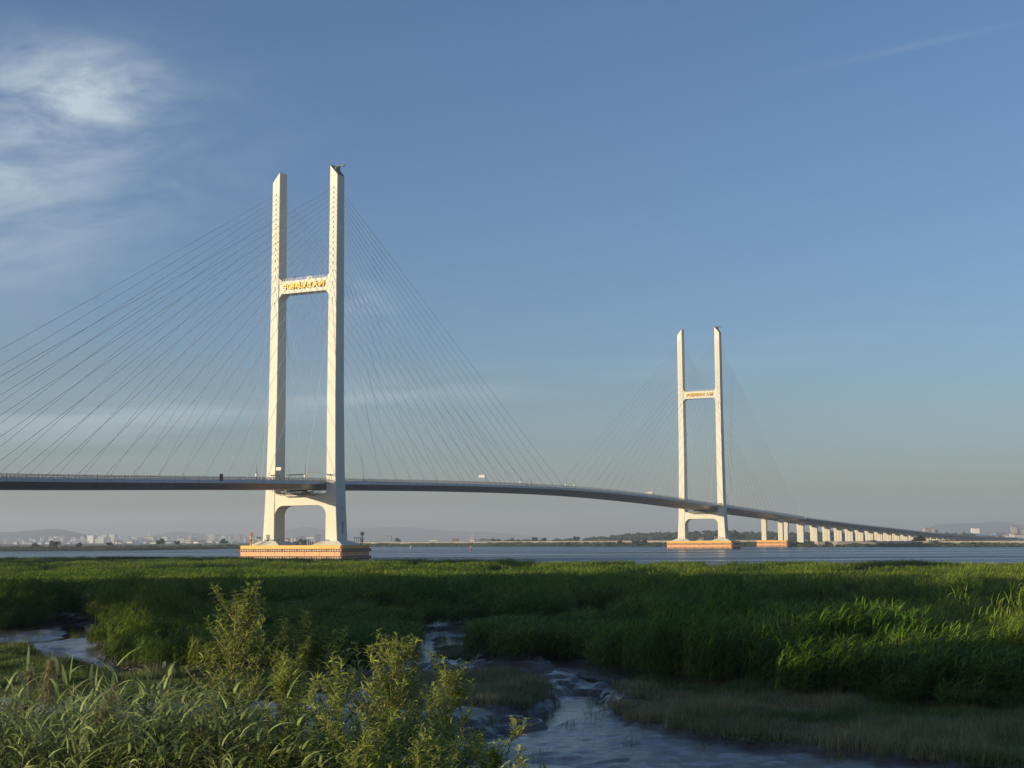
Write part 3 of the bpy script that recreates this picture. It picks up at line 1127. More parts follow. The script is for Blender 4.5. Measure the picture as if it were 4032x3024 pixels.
# river surface
rv = MB()
q = [st(*p_) for p_ in ((-14000, 250), (14000, -9000), (14000, 3000), (-14000, 3000))]
pts = [st(-9000, 1200), st(-500, 560), st(-180, 440), st(-60, 360), st(60, 290), st(140, 230), st(3000, -900), st(9000, -900), st(9000, 1400), st(3000, 1400), st(900, 2300), st(-600, 2300), st(-3000, 2300), st(-9000, 2300)]
rv.add([(x, y, 0.0) for x, y, _ in pts], [tuple(range(len(pts)))])
ro = rv.build('river_water', water_mat('river_surface', (.035, .060, .085), .34, .9, 1.0, True, .6))
ro['kind'] = 'structure'
# creek water left in the mud channels
cw = MB()
pts = [(-70, 50), (-30, 44), (60, 44), (60, 100), (-70, 165)]
cw.add([st(a, b, .285) for a, b in pts], [tuple(range(len(pts)))])
co = cw.build('creek_water', water_mat('creek_surface', (.05, .045, .035), .05, 1.6, .45, False, .05))
co['kind'] = 'structure'

# ------------------------------------------------------------------ hills
def ridge(name, t, prof, col, depth, label=None):
    xs = np.linspace(prof[0][0], prof[-1][0], 140)
    zs = np.interp(xs, [p_[0] for p_ in prof], [p_[1] for p_ in prof])
    k = np.ones(7) / 7
    zs = np.convolve(np.pad(zs, 3, mode='edge'), k, 'valid')
    zs = zs + (fbm(xs * .006, xs * 0 + t, 4) - .5) * 12
    ed = np.minimum(1, np.minimum(xs - xs[0], xs[-1] - xs) / 260 + .02)
    zs = zs * ed
    rows = []
    for j, f in enumerate((0, .25, .55, .8, 1.0, .75, .4, 0)):
        y_ = t - depth + depth * 2 * j / 7
        nn = (fbm(xs * .004 + j * 3.1, xs * 0 + j, 3) - .5) * 30 * (0 < j < 7 and j != 4)
        rows.append(np.stack([*st_np(xs, y_), np.maximum(zs * f + nn * (f > 0) - (f == 0) * 3, -3)], -1))
    V = np.concatenate(rows)
    n = len(xs)
    I = np.arange(8 * n).reshape(8, n)
    F = np.stack([I[:-1, :-1], I[:-1, 1:], I[1:, 1:], I[1:, :-1]], -1).reshape(-1, 4)
    o = mesh_np(name, V, F, [col], smooth=True)
    o['kind'] = 'structure'
    return o


M_hill = mat('hill_forest', (.05, .07, .045), .95, var=.4, vscale=.01)
ridge('hills', 9000, [(-4200, 60), (-3500, 70), (-3253, 76), (-3140, 88), (-3044, 89), (-2941, 100), (-2882, 88), (-2785, 68), (-2704, 48), (-2500, 10)], M_hill, 700)
ridge('hills', 12000, [(-3400, 20), (-3100, 60), (-2877, 95), (-2660, 78), (-2250, 60), (-1900, 20)], M_hill, 700)
ridge('hills', 13000, [(-2500, 60), (-2255, 84), (-2069, 116), (-1907, 140), (-1697, 104), (-1441, 124), (-1069, 128), (-883, 128), (-673, 101), (-510, 84), (-208, 84), (25, 57), (420, 24)], M_hill, 900)
ridge('hills', 12000, [(3000, 20), (3479, 64), (3610, 118), (3890, 125), (4161, 140), (4323, 112), (4700, 120), (5200, 60)], M_hill, 900)
ridge('wooded_hill', 2950, [(150, 1), (183, 5), (234, 10), (291, 14), (374, 17), (447, 17), (509, 13), (561, 12), (664, 12), (742, 10), (900, 8), (1100, 6)], mat('wooded_slope', (.035, .055, .022), .95, var=.4, vscale=.05), 120)

# ------------------------------------------------------------------ far embankment (pale stone dike) following the far shore
def strip(name, path, prof, m_, label=None, cat=None, kind=None):
    rings = []
    P = [Vector((a, b)) for a, b in path]
    for i, p_ in enumerate(P):
        d = (P[min(i + 1, len(P) - 1)] - P[max(i - 1, 0)]).normalized()
        nrm = Vector((-d.y, d.x))
        rings.append([st(p_.x + nrm.x * a, p_.y + nrm.y * a, z) for a, z in prof])
    mb = MB(); mb.loft(rings)
    o = mb.build(name, m_)
    return tag(o, label, cat, None, kind)


dike = [(-380, 2330), (-250, 2330), (-100, 2200), (0, 2120), (150, 2030), (250, 1930), (322, 1830)]
strip('embankment', dike, [(-16, 1.0), (-5, 6.8), (5, 6.8), (16, 1.0)], M_rock, 'long pale stone embankment running behind the green far bank', 'embankment')
dike2 = [(345, 1475), (380, 1432), (430, 1372), (480, 1322), (620, 1220), (800, 1120)]
strip('embankment', dike2, [(-14, .5), (-5, 5.4), (5, 5.4), (16, 1.0)], M_rock, 'pale stone embankment under the low end of the viaduct at the right', 'embankment')
# rocky spit with stone apron under the first approach piers
mb = MB()
for (a, b, w, h_) in ((309, 1462, 10, 1.8), (320, 1450, 14, 2.4), (338, 1444, 16, 2.2), (360, 1436, 16, 2.4)):
    ring0 = []; ring1 = []; ring2 = []
    for k in range(14):
        an = 2 * math.pi * k / 14
        rr = w * rnd.uniform(.85, 1.1)
        ring0.append(st(a + rr * math.cos(an), b + rr * .6 * math.sin(an), -1.5))
        ring1.append(st(a + rr * .8 * math.cos(an), b + rr * .5 * math.sin(an), h_ * rnd.uniform(.5, .75)))
        ring2.append(st(a + rr * .5 * math.cos(an), b + rr * .3 * math.sin(an), h_))
    mb.loft([ring0, ring1, ring2])
o = mb.build('rock_spit', M_rockd)
tag(o, None, None, None, 'structure')
mb = MB()
mb.loft([[st(322, 1428, .5), st(366, 1416, .5), st(372, 1500, .5), (st(326, 1500, .5))], [st(331, 1441, 5.6), st(372, 1436, 5.6), st(372, 1490, 5.6), (st(334, 1495, 5.6))]])
o = mb.build('stone_apron', M_rock)
tag(o, 'pale sloping stone apron on the bank below the approach viaduct', 'stone apron')
mb = MB()
mb.loft([[st(309, 1444, .5), st(315, 1440, .5), st(322, 1500, .5), (st(316, 1500, .5))], [st(314, 1462, 5.4), st(321, 1460, 5.4), st(324, 1490, 5.4), (st(318, 1495, 5.4))]])
o = mb.build('stone_ramp', M_rock)
tag(o, 'narrow pale stone ramp on the bank left of the wide apron', 'ramp')

# ------------------------------------------------------------------ foliage materials
def leaf_mat(name, c1, c2, vs=.05, trans=.3, rough=.55, base_dark=None, spec=.35, hue=None):
    M = bpy.data.materials.new(name)
    M.use_nodes = True
    T = NT(M.node_tree)
    b = M.node_tree.nodes['Principled BSDF']
    b.inputs['Roughness'].default_value = rough
    b.inputs['Specular IOR Level'].default_value = spec
    geo = T.n('ShaderNodeNewGeometry')
    oi = T.n('ShaderNodeObjectInfo')
    t = T.n('ShaderNodeTexNoise', i_Vector=geo.outputs['Position'], i_Scale=vs, i_Detail=4)
    f = T.math('ADD', T.math('MULTIPLY', T.ss(t.outputs['Fac'], .40, .60), .6), T.math('MULTIPLY', oi.outputs['Random'], .4))
    c = T.mix(f, rgb(*c1), rgb(*c2))
    # leaf to leaf variation
    ri = T.math('ADD', T.math('MULTIPLY', geo.outputs['Random Per Island'], 1.0), .45)
    kk = T.n('ShaderNodeCombineXYZ', i_0=ri, i_1=ri, i_2=ri)
    c = T.mix(1.0, c, kk.outputs[0], 'MULTIPLY')
    T.set(b.inputs['Base Color'], c)
    tr = T.n('ShaderNodeBsdfTranslucent', i_Color=c)
    mx = T.n('ShaderNodeMixShader', i_0=trans, i_1=b.outputs[0], i_2=tr.outputs[0])
    T.set(M.node_tree.nodes['Material Output'].inputs['Surface'], mx)
    return M


M_reed = leaf_mat('reed_leaf', (.072, .165, .014), (.225, .275, .036), .035, spec=.15)
M_reedstem = leaf_mat('reed_stalk', (.07, .08, .022), (.12, .115, .04), .1, .1)
M_sedge = leaf_mat('sedge_leaf', (.15, .20, .075), (.37, .32, .17), .16, .2, spec=.2)
M_fgreed = leaf_mat('near_reed_leaf', (.23, .30, .095), (.37, .43, .17), .3, .42)
M_sedge2 = leaf_mat('green_sedge_leaf', (.09, .16, .035), (.20, .24, .08), .12, .2, spec=.2)
M_plume = leaf_mat('reed_plume', (.27, .23, .13), (.40, .34, .20), 3, .3, .8)
M_willow = leaf_mat('willow_leaf', (.25, .31, .06), (.42, .47, .12), 1.2, .42, .45)
M_bark = mat('young_bark', (.24, .20, .12), .8, var=.3, vscale=8)
M_tree = leaf_mat('tree_leaf', (.035, .065, .018), (.065, .095, .026), .03, .2)
M_trunk = mat('tree_bark', (.10, .08, .055), .9, var=.4, vscale=2)
M_bush = leaf_mat('bank_bush_leaf', (.070, .10, .035), (.13, .15, .055), .012, .2)


# ------------------------------------------------------------------ blades and tufts (numpy)
def blades(base, az, length, tilt0, bend, width, segs=3, twist=None, g=None):
    """arched strips; arrays of n; returns V,F"""
    n = len(az)
    rg = g
    V = np.zeros((n, segs + 1, 2, 3))
    pos = base.copy()
    side = np.stack([-np.sin(az), np.cos(az), np.zeros(n)], -1)
    if twist is not None:
        up = np.array([0, 0, 1.0])
        side = side * np.cos(twist)[:, None] + up * np.sin(twist)[:, None] * .6
    for k in range(segs + 1):
        f = k / segs
        w = width * (1 - f ** 2) * (0.55 + .9 * min(f * 3, .5)) + .0012
        V[:, k, 0] = pos + side * (w / 2)[:, None]
        V[:, k, 1] = pos - side * (w / 2)[:, None]
        a = tilt0 - bend * (k + .5) / segs
        d = np.stack([np.cos(a) * np.cos(az), np.cos(a) * np.sin(az), np.sin(a)], -1)
        pos = pos + d * (length / segs)[:, None]
    V = V.reshape(-1, 3)
    b = np.arange(n)[:, None] * (segs + 1) * 2
    F = []
    for k in range(segs):
        F.append(np.concatenate([b + 2 * k, b + 2 * k + 1, b + 2 * k + 3, b + 2 * k + 2], 1))
    return V, np.concatenate(F)


def merge(parts):
    Vs, Fs, Ms = [], [], []
    o = 0
    for V, F, mi in parts:
        Vs.append(V); Fs.append(F + o); Ms.append(np.full(len(F), mi)); o += len(V)
    return np.concatenate(Vs), np.concatenate(Fs), np.concatenate(Ms)


WIND = math.atan2(GR[1], GR[0])      # leaves stream towards the right of the view


def reed_patch(name, r, n, hgt, nl, ll, lw, g, mats, wind=.55, lean=.10, segs=3, sw=.012):
    """a circular patch of stalks with arched leaves"""
    a = g.uniform(0, 2 * np.pi, n); rr = r * np.sqrt(g.random(n))
    bx, by = rr * np.cos(a), rr * np.sin(a)
    h = hgt * g.uniform(.68, 1.08, n)
    laz = WIND + g.normal(0, .9, n)
    ltilt = np.pi / 2 - np.abs(g.normal(lean, lean * .6, n))
    base = np.stack([bx, by, np.full(n, -.15)], -1)
    Vs, Fs = blades(base, laz, h, ltilt, np.full(n, .12), np.full(n, sw), 2)
    parts = [(Vs, Fs, 1)]
    # leaves
    N = n * nl
    idx = np.repeat(np.arange(n), nl)
    f = np.tile((np.arange(nl) + .5) / nl, n) * .74 + .24 + g.uniform(-.04, .04, N)
    L = h[idx] * f
    ca = np.cos(ltilt[idx])
    p = base[idx] + np.stack([np.cos(laz[idx]) * ca * L, np.sin(laz[idx]) * ca * L, np.sin(ltilt[idx]) * L], -1)
    az = np.where(g.random(N) < wind, WIND + g.normal(0, .7, N), g.uniform(0, 2 * np.pi, N))
    ln = ll * g.uniform(.6, 1.15, N) * (1.1 - .35 * np.abs(f - .6))
    t0 = g.uniform(.75, 1.35, N)
    bend = g.uniform(.7, 2.1, N)
    Vl, Fl = blades(p, az, ln, t0, bend, lw * g.uniform(.7, 1.15, N), segs, g.normal(0, .5, N))
    parts.append((Vl, Fl, 0))
    # leaning tops
    V, F, mi = merge(parts)
    return mesh_np(name, V, F, mats, mi=mi, link=False)


def sedge_patch(name, r, n, hgt, w, g, m_):
    a = g.uniform(0, 2 * np.pi, n); rr = r * np.sqrt(g.random(n))
    base = np.stack([rr * np.cos(a), rr * np.sin(a), np.full(n, -.05)], -1)
    az = np.where(g.random(n) < .5, WIND + g.normal(0, .8, n), g.uniform(0, 2 * np.pi, n))
    V, F = blades(base, az, hgt * g.uniform(.5, 1.1, n), g.uniform(1.1, 1.55, n), g.uniform(.1, .9, n), np.full(n, w), 2)
    return mesh_np(name, V, F, [m_], link=False)


def scatter(name, protos, P, rot, scl, idx, zs=None, label=None, kind='stuff', category=None):
    """one object: a point mesh whose geometry nodes put a random patch on every point"""
    colx = bpy.data.collections.new(name + '_source')
    for i, o in enumerate(protos):
        o.name = '%s_patch_%02d' % (name, i)
        colx.objects.link(o)
    me = bpy.data.meshes.new(name)
    P = np.asarray(P, np.float32)
    me.vertices.add(len(P))
    me.vertices.foreach_set('co', P.ravel())
    for nm, arr in (('rotz', rot), ('scl', scl), ('zscl', scl if zs is None else zs)):
        at = me.attributes.new(nm, 'FLOAT', 'POINT')
        at.data.foreach_set('value', np.asarray(arr, np.float32))
    at = me.attributes.new('idx', 'INT', 'POINT')
    at.data.foreach_set('value', np.asarray(idx, np.int32))
    ob = bpy.data.objects.new(name, me)
    COL.objects.link(ob)
    ng = bpy.data.node_groups.new(name + '_scatter', 'GeometryNodeTree')
    ng.interface.new_socket('Geometry', in_out='INPUT', socket_type='NodeSocketGeometry')
    ng.interface.new_socket('Geometry', in_out='OUTPUT', socket_type='NodeSocketGeometry')
    N = ng.nodes
    gi = N.new('NodeGroupInput'); go = N.new('NodeGroupOutput')
    ci = N.new('GeometryNodeCollectionInfo')
    ci.inputs['Collection'].default_value = colx
    ci.inputs['Separate Children'].default_value = True
    ci.inputs['Reset Children'].default_value = True
    ip = N.new('GeometryNodeInstanceOnPoints')
    ip.inputs['Pick Instance'].default_value = True

    def attr(nm, ty='FLOAT'):
        a_ = N.new('GeometryNodeInputNamedAttribute')
        a_.data_type = ty
        a_.inputs['Name'].default_value = nm
        return [o_ for o_ in a_.outputs if o_.enabled and o_.name == 'Attribute'][0]
    cr = N.new('ShaderNodeCombineXYZ'); ng.links.new(attr('rotz'), cr.inputs[2])
    cs = N.new('ShaderNodeCombineXYZ')
    sa = attr('scl')
    ng.links.new(sa, cs.inputs[0]); ng.links.new(sa, cs.inputs[1]); ng.links.new(attr('zscl'), cs.inputs[2])
    ng.links.new(gi.outputs[0], ip.inputs['Points'])
    ng.links.new(ci.outputs[0], ip.inputs['Instance'])
    ng.links.new(attr('idx', 'INT'), ip.inputs['Instance Index'])
    ng.links.new(cr.outputs[0], ip.inputs['Rotation'])
    ng.links.new(cs.outputs[0], ip.inputs['Scale'])
    ng.links.new(ip.outputs[0], go.inputs[0])
    md = ob.modifiers.new('scatter', 'NODES')
    md.node_group = ng
    tag(ob, label, category, None, kind)
    return ob


def jgrid(s0, s1, t0, t1, step, g, jit=.45):
    a = np.arange(s0, s1, step); b = np.arange(t0, t1, step)
    A_, B_ = np.meshgrid(a, b)
    A_ = A_ + g.uniform(-jit, jit, A_.shape) * step; B_ = B_ + g.uniform(-jit, jit, B_.shape) * step
    return A_.ravel(), B_.ravel()


# tall reeds of the marsh
g = np.random.default_rng(21)
P1 = [reed_patch('p', 1.2, 62, 2.6, 7, .78, .062, g, [M_reed, M_reedstem]) for i in range(5)]
P1b = [reed_patch('p', 1.15, 52, 2.7, 8, 1.0, .080, g, [M_reed, M_reedstem], wind=.85, lean=.16) for i in range(5)]
P2 = [reed_patch('p', 2.4, 105, 2.6, 7, 1.1, .13, g, [M_reed, M_reedstem], segs=2, sw=.03) for i in range(4)]


def place(s, t, base=1.0, hs=.3):
    x, y = st_np(s, t)
    return np.stack([x, y, ground_h(s, t)], -1)


def hvar(s, t):
    q1 = np.clip((fbm(s * .055 + 2, t * .055 + 7, 3) - .5) * 4.5, -1, 1)
    q2 = np.clip((fbm(s * .085 + 4, t * .058 + 2, 3) - .5) * 13, -1, 1)
    q3 = np.clip((fbm(s * .45 + 4, t * .4, 2) - .5) * 4.5, -1, 1)
    return .98 + .12 * q1 + .40 * q2 + .12 * q3


s_, t_ = jgrid(-95, 72, 62, 186, 1.35, g)
ok = (~inpoly(s_ + 2.6 * (fbm(s_ * .3, t_ * .3, 3) - .5) + g.normal(0, .35, len(s_)), t_ + 5.0 * (fbm(s_ * .3 + 7, t_ * .3, 3) - .5) + g.normal(0, .5, len(s_)), OPEN)) & (np.abs(s_) < .40 * t_ + 6)
gap = fbm(s_ * .085 + 11, t_ * .045 + 3, 3) + .25 * (fbm(s_ * .3, t_ * .2 + 4, 2) - .5)
ok &= ~((np.abs(gap - .47) < .036 + .0002 * t_) & (t_ > 88))
s_, t_, gap = s_[ok], t_[ok], gap[ok]
hz = hvar(s_, t_) * (.72 + .36 * sm(np.abs(gap - .47), .04, .11))
hz *= np.where((s_ > 9) & (t_ < 96), 1.12, 1.0)
hz *= g.uniform(.74, 1.14, len(s_))
mound = (((s_ - 21.5) / 10.5) ** 2 + ((t_ - 82) / 11) ** 2) < 1
ix = g.integers(0, 5, len(s_))
hz = np.where(mound, np.clip(hz, .95, 1.3), hz)
hz = np.where((s_ > -3.5) & (s_ < 9) & (t_ > 88) & (t_ < 112), np.clip(hz, 1.0, 1.3), hz)
hz = np.where((s_ > -28) & (s_ < -9) & (t_ > 90) & (t_ < 110), np.clip(hz, .9, 1.3), hz)
scatter('reeds', P1 + P1b, place(s_, t_), g.normal(0, .45, len(s_)), np.full(len(s_), 1.0), np.where(mound, ix + 5, ix), hz)
s_, t_ = jgrid(-250, 185, 184, 560, 2.9, g)
shore = np.interp(s_, ns_x, ns_y) + 16 * (fbm(s_ * .02, 3 + 0 * s_, 3) - .5)
ok = (t_ < shore - 1.5) & (np.abs(s_) < .40 * t_ + 10)
gap = fbm(s_ * .035 + 11, t_ * .02 + 3, 3) + .2 * (fbm(s_ * .12, t_ * .1 + 4, 2) - .5)
ok &= ~((np.abs(gap - .5) < .018) & (t_ < shore - 20))
s_, t_ = s_[ok], t_[ok]
hz = hvar(s_, t_) * (1 + .12 * fbm(s_ * .08, t_ * .08, 2)) * g.uniform(.88, 1.08, len(s_)) * .90
hz = np.minimum(hz, 1.22)
scatter('reeds', P2, place(s_, t_), g.normal(0, .5, len(s_)), np.full(len(s_), 1.0), g.integers(0, 4, len(s_)), hz)

# scattered young reeds in the mud
s_, t_ = jgrid(-52, 20, 56, 150, 2.6, g, .5)
ok = inpoly(s_, t_, OPEN) & (g.random(len(s_)) < .45) & (fbm(s_ * .2, t_ * .2, 2) > .49)
s_, t_ = s_[ok], t_[ok]
P3 = [sedge_patch('p', .45, 26, .75, .018, g, M_reed) for i in range(4)]
scatter('young_reeds', P3, place(s_, t_), g.uniform(0, 6.28, len(s_)), g.uniform(.5, 1.3, len(s_)), g.integers(0, 4, len(s_)))

# sedge banks
P4 = [sedge_patch('p', .60, 150, .66, .028, g, M_sedge) for i in range(6)]
s_, t_ = jgrid(-62, 50, 46, 128, .62, g)
ok = np.zeros(len(s_), bool)
for k, pg in enumerate(SEDGE):
    jx = s_ + 1.2 * (fbm(s_ * .5, t_ * .5, 2) - .5); jy = t_ + 2.5 * (fbm(s_ * .5 + 9, t_ * .5, 2) - .5)
    q = inpoly(jx, jy, pg)
    if k >= 2: q &= fbm(s_ * .18 + 3, t_ * .18, 3) > .38
    ok |= q
ok &= (np.abs(s_) < .40 * t_ + 3) & (fbm(s_ * .45 + 1, t_ * .45, 3) + g.normal(0, .05, len(s_)) > .27)
s_, t_ = s_[ok], t_[ok]
P4 += [sedge_patch('p', .60, 150, .80, .030, g, M_sedge2) for i in range(4)]
scatter('sedge', P4, place(s_, t_), g.uniform(-.4, .4, len(s_)), np.full(len(s_), 1.0), np.where((s_ < -12) | ((fbm(s_ * .15, t_ * .3 + 5, 2) > .53) & (s_ > 3)), 6 + g.integers(0, 4, len(s_)), g.integers(0, 6, len(s_))), .92 + .36 * np.clip((fbm(s_ * .3, t_ * .3, 3) - .5) * 4.5, -1, 1) + g.uniform(-.15, .15, len(s_)))

# leafy reeds on the embankment in the lower left
P5 = [reed_patch('p', .42, 19, 2.3, 12, .38, .030, g, [M_fgreed, M_reedstem], wind=.35, lean=.12, segs=5, sw=.012) for i in range(7)]
s_, t_ = jgrid(-12.5, 1.2, 13.5, 25, .40, g)
top = np.interp(s_ / t_, [-.5, -.36, -.27, -.18, -.10, -.02, .02, .1], [.90, .86, .90, .80, .58, .48, .36, .3])
ok = (s_ < -.015 * t_ + .5 * (g.random(len(s_)) - .5)) & (np.abs(s_) < .40 * t_ + 1.0)
s_, t_, top = s_[ok], t_[ok], top[ok]
scatter('bank_reeds', P5, place(s_, t_), g.uniform(0, 6.28, len(s_)), g.uniform(.85, 1.1, len(s_)), g.integers(0, 7, len(s_)), top * g.uniform(.85, 1.1, len(s_)))
# low grass on the rest of the embankment slope
P6 = [sedge_patch('p', .5, 130, .55, .014, g, M_fgreed) for i in range(4)]
s_, t_ = jgrid(-16, 17, 10, 42, .75, g)
ok = (np.abs(s_) < .42 * t_ + 1)
s_, t_ = s_[ok], t_[ok]
scatter('bank_grass', P6, place(s_, t_), g.uniform(0, 6.28, len(s_)), g.uniform(.8, 1.3, len(s_)), g.integers(0, 4, len(s_)))


# ------------------------------------------------------------------ dry plumes among the near reeds
def plume(s, t, h, label, lean):
    x, y, _ = st(s, t)
    z = float(ground_h(s, t))
    r_ = empty('reed_plume', (x, y, z))
    tag(r_, label, 'reed plume')
    gg = np.random.default_rng(int(s * 100) % 977 + 3)
    ax = Vector((GR[0], GR[1], 0))
    pts = [Vector((0, 0, 0)), Vector((0, 0, h * .5)) + ax * lean * .1, Vector((0, 0, h * .8)) + ax * lean * .35, Vector((0, 0, h)) + ax * lean]
    MB().path(pts, [.008, .007, .005, .003], 5).build('stalk', M_plume, r_)
    N = 420
    f = gg.random(N)
    p = np.array([list(pts[2].lerp(pts[3], v)) for v in f]) * 1.0
    p[:, 2] -= .08
    az = gg.uniform(0, 6.28, N)
    V, F = blades(p, az, (.17 * (1 - .6 * f) + .03), gg.uniform(.2, 1.2, N), gg.uniform(.8, 2.2, N), np.full(N, .008), 3)
    mesh_np('seed_head', V, F, [M_plume], parent=r_)


plume(-5.0, 14.6, 2.18, 'brown feathery reed plume, left one of the upright pair at the lower left', .10)
plume(-4.62, 14.2, 2.25, 'tall brown feathery reed plume, right one of the upright pair at the lower left', .05)
plume(-4.05, 14.0, 1.98, 'brownish plume below the right of the pair of upright plumes', .16)
plume(-5.35, 13.6, 1.62, 'small brown plume near the bottom left edge of the picture', .12)
plume(-6.1, 14.9, 2.25, 'faint brown plume at the far left edge among green reed leaves', .2)


# ------------------------------------------------------------------ willow saplings and shrubs
def willow(s, t, ztop, label, nl, spread=.42, low=.25, seed=1, stems=1, trunk_r=.018, lean=0.0, lsz=.115, nb=26):
    gg = np.random.default_rng(seed)
    x, y, _ = st(s, t)
    z0 = float(ground_h(s, t))
    h = ztop - z0
    root = empty('willow_sapling', (x, y, z0 - .05))
    tag(root, label, 'young willow')
    ax = Vector((GR[0], GR[1], 0)); fw_ = Vector((GF[0], GF[1], 0))
    twigs = []
    tm = MB()
    for q in range(stems):
        o_ = ax * (gg.uniform(-.5, .5) * .5 * (stems > 1)) + fw_ * (gg.uniform(-.4, .4) * (stems > 1))
        hh = h * (1 if q == 0 else gg.uniform(.6, .92))
        d = ax * (lean + gg.normal(0, .05 + .10 * (stems > 1))) + fw_ * gg.normal(0, .05)
        pts = []
        for k in range(9):
            f = k / 8
            pts.append(o_ * (1 - .3 * f) + d * (hh * f) + Vector((0, 0, hh * f)) + ax * (.03 * math.sin(f * 7 + q)) + fw_ * (.03 * math.cos(f * 6 + q)))
        tm.path(pts, [trunk_r * (1.25 - 1.0 * k / 8) for k in range(9)], 7)
        twigs.append((pts[4:], 1.0))
        for b in range(nb // stems):
            f = low + (1 - low) * (b + gg.random()) / (nb // stems) * .95
            i = min(7, int(f * 8)); p0 = pts[i].lerp(pts[i + 1], f * 8 - i)
            a = gg.uniform(0, 2 * math.pi)
            ln = h * spread * (1.05 - f) ** .65 * gg.uniform(.55, 1.1) + .12
            dr = (ax * math.cos(a) + fw_ * math.sin(a)) * .95 + Vector((0, 0, .55))
            dr.normalize()
            bp = [p0]
            for k in range(1, 6):
                dr = (dr + Vector((0, 0, .10)) + ax * gg.normal(0, .07) + fw_ * gg.normal(0, .07)).normalized()
                bp.append(bp[-1] + dr * ln / 5)
            tm.path(bp, [trunk_r * .45 * (1 - .15 * k) for k in range(6)], 5)
            twigs.append((bp, .9))
            for c in range(3):
                k = int(gg.integers(1, 5)); p1 = bp[k]
                a2 = gg.uniform(0, 2 * math.pi)
                d2 = (dr * .6 + (ax * math.cos(a2) + fw_ * math.sin(a2)) * .6 + Vector((0, 0, .35))).normalized()
                l2 = ln * gg.uniform(.3, .55)
                b2 = [p1 + d2 * (l2 * j / 3) + Vector((0, 0, .03 * j)) for j in range(4)]
                tm.path(b2, [trunk_r * .2 * (1 - .2 * j) for j in range(4)], 4)
                twigs.append((b2, .8))
    tm.build('trunk', M_bark, root, smooth=True)
    # leaves spiral up every twig
    w = np.array([sum((a - b).length for a, b in zip(tw[0][:-1], tw[0][1:])) for tw in twigs])
    cnt = np.maximum(6, (nl * w / w.sum()).astype(int))
    P, AZ_, LN = [], [], []
    for (tw, q), c in zip(twigs, cnt):
        n_ = len(tw) - 1
        ph = gg.uniform(0, 6.28)
        for j in range(c):
            f = (j + gg.random()) / c * .98 + .02
            i = min(n_ - 1, int(f * n_)); p_ = tw[i].lerp(tw[i + 1], f * n_ - i)
            P.append(p_); AZ_.append(ph + j * 2.4 + gg.normal(0, .3)); LN.append(lsz * gg.uniform(.65, 1.15) * (1 - .35 * f ** 6))
        # terminal tuft
        for j in range(4):
            P.append(tw[-1]); AZ_.append(gg.uniform(0, 6.28)); LN.append(lsz * gg.uniform(.6, .95))
    P = np.array([list(p_) for p_ in P]); AZ_ = np.array(AZ_); LN = np.array(LN)
    n = len(P)
    V, F = blades(P, AZ_, LN, gg.uniform(.35, 1.15, n), gg.uniform(.3, 1.7, n), LN * .185, 4, gg.normal(0, .6, n))
    mesh_np('foliage', V, F, [M_willow], parent=root)
    return root


def zt(py, px, t):
    """height seen at picture row py for distance t (used once to read sizes off the photograph)"""
    hor = 2136.7 - px * .00583
    return 9.217 - (py - hor) / 5558.0 * t


WL = [
    (-3.00, 16.0, 2345, 'tallest willow sapling with a bare lower trunk, standing alone left of the shrubs', 3000, .33, .46, 5, 1, .021, -.035, 40),
    (-2.18, 16.4, 2440, 'thin upright willow shoot poking up in the middle of the shrubs', 2200, .22, .30, 6, 1, .015, .0, 24),
    (-2.45, 15.4, 2590, 'small willow shoot between the tall sapling and the upright shoot', 3000, .32, .3, 7, 1, .012, .02, 18),
    (-1.58, 16.4, 2520, 'bushy willow left of the pale forked trunk', 2700, .36, .3, 8, 2, .015, .0, 34),
    (-1.18, 15.6, 2545, 'willow with a pale forked trunk at the right of the shrubs', 3000, .44, .42, 9, 1, .024, .02, 34),
    (-.80, 16.6, 2620, 'leaning willow at the right edge of the shrub mass', 2400, .34, .4, 10, 1, .014, .06, 22),
    (-1.9, 14.6, 2610, 'dense low willow at the front of the shrub mass', 4200, .42, .15, 11, 3, .013, .0, 34),
    (-2.75, 14.4, 2790, 'low willow at the foot of the tallest sapling', 3400, .42, .15, 12, 3, .012, .0, 30),
    (-3.35, 13.9, 2830, 'low leafy willow left of the tall sapling foot among reeds', 2800, .40, .15, 13, 3, .011, .0, 26),
    (-1.35, 13.6, 2740, 'low willow in front of the pale forked trunk', 3000, .40, .15, 14, 3, .011, .0, 28),
    (-.62, 14.8, 2815, 'small willow at the right end beside the creek', 2400, .36, .2, 15, 3, .011, .0, 24),
    (-.28, 14.2, 2850, 'short willow nearest the creek water', 2000, .34, .2, 16, 3, .010, .0, 22),
    (.10, 13.8, 2960, 'tiny willow tip at the bottom edge beside the pond', 1200, .3, .2, 17, 2, .009, .0, 16),
    (-2.25, 13.4, 2830, 'low willow at the bottom edge in the middle of the shrubs', 3000, .40, .15, 18, 3, .011, .0, 26),
    (-1.05, 14.9, 2700, 'leafy willow low between the forked trunk and the leaning one', 2600, .46, .2, 21, 2, .012, .02, 28),
    (-.45, 13.6, 2890, 'low spreading willow at the bottom edge right of the forked trunk', 2400, .44, .1, 22, 3, .011, .03, 26),
    (-.95, 13.3, 2880, 'low willow at the bottom edge under the pale forked trunk', 2400, .42, .1, 23, 3, .011, .0, 26),
    (-3.9, 14.2, 2900, 'low willow at the bottom edge left of the others', 2200, .38, .15, 19, 3, .011, .0, 22),
]
for (s, t, py, lab, nl, spd, low, sd_, stm, tr_, ln_, nb_) in WL:
    willow(s, t, zt(py, 2016 + s / t * 5558, t), lab, nl, spd, low, sd_, stm, tr_, ln_, nb=nb_)


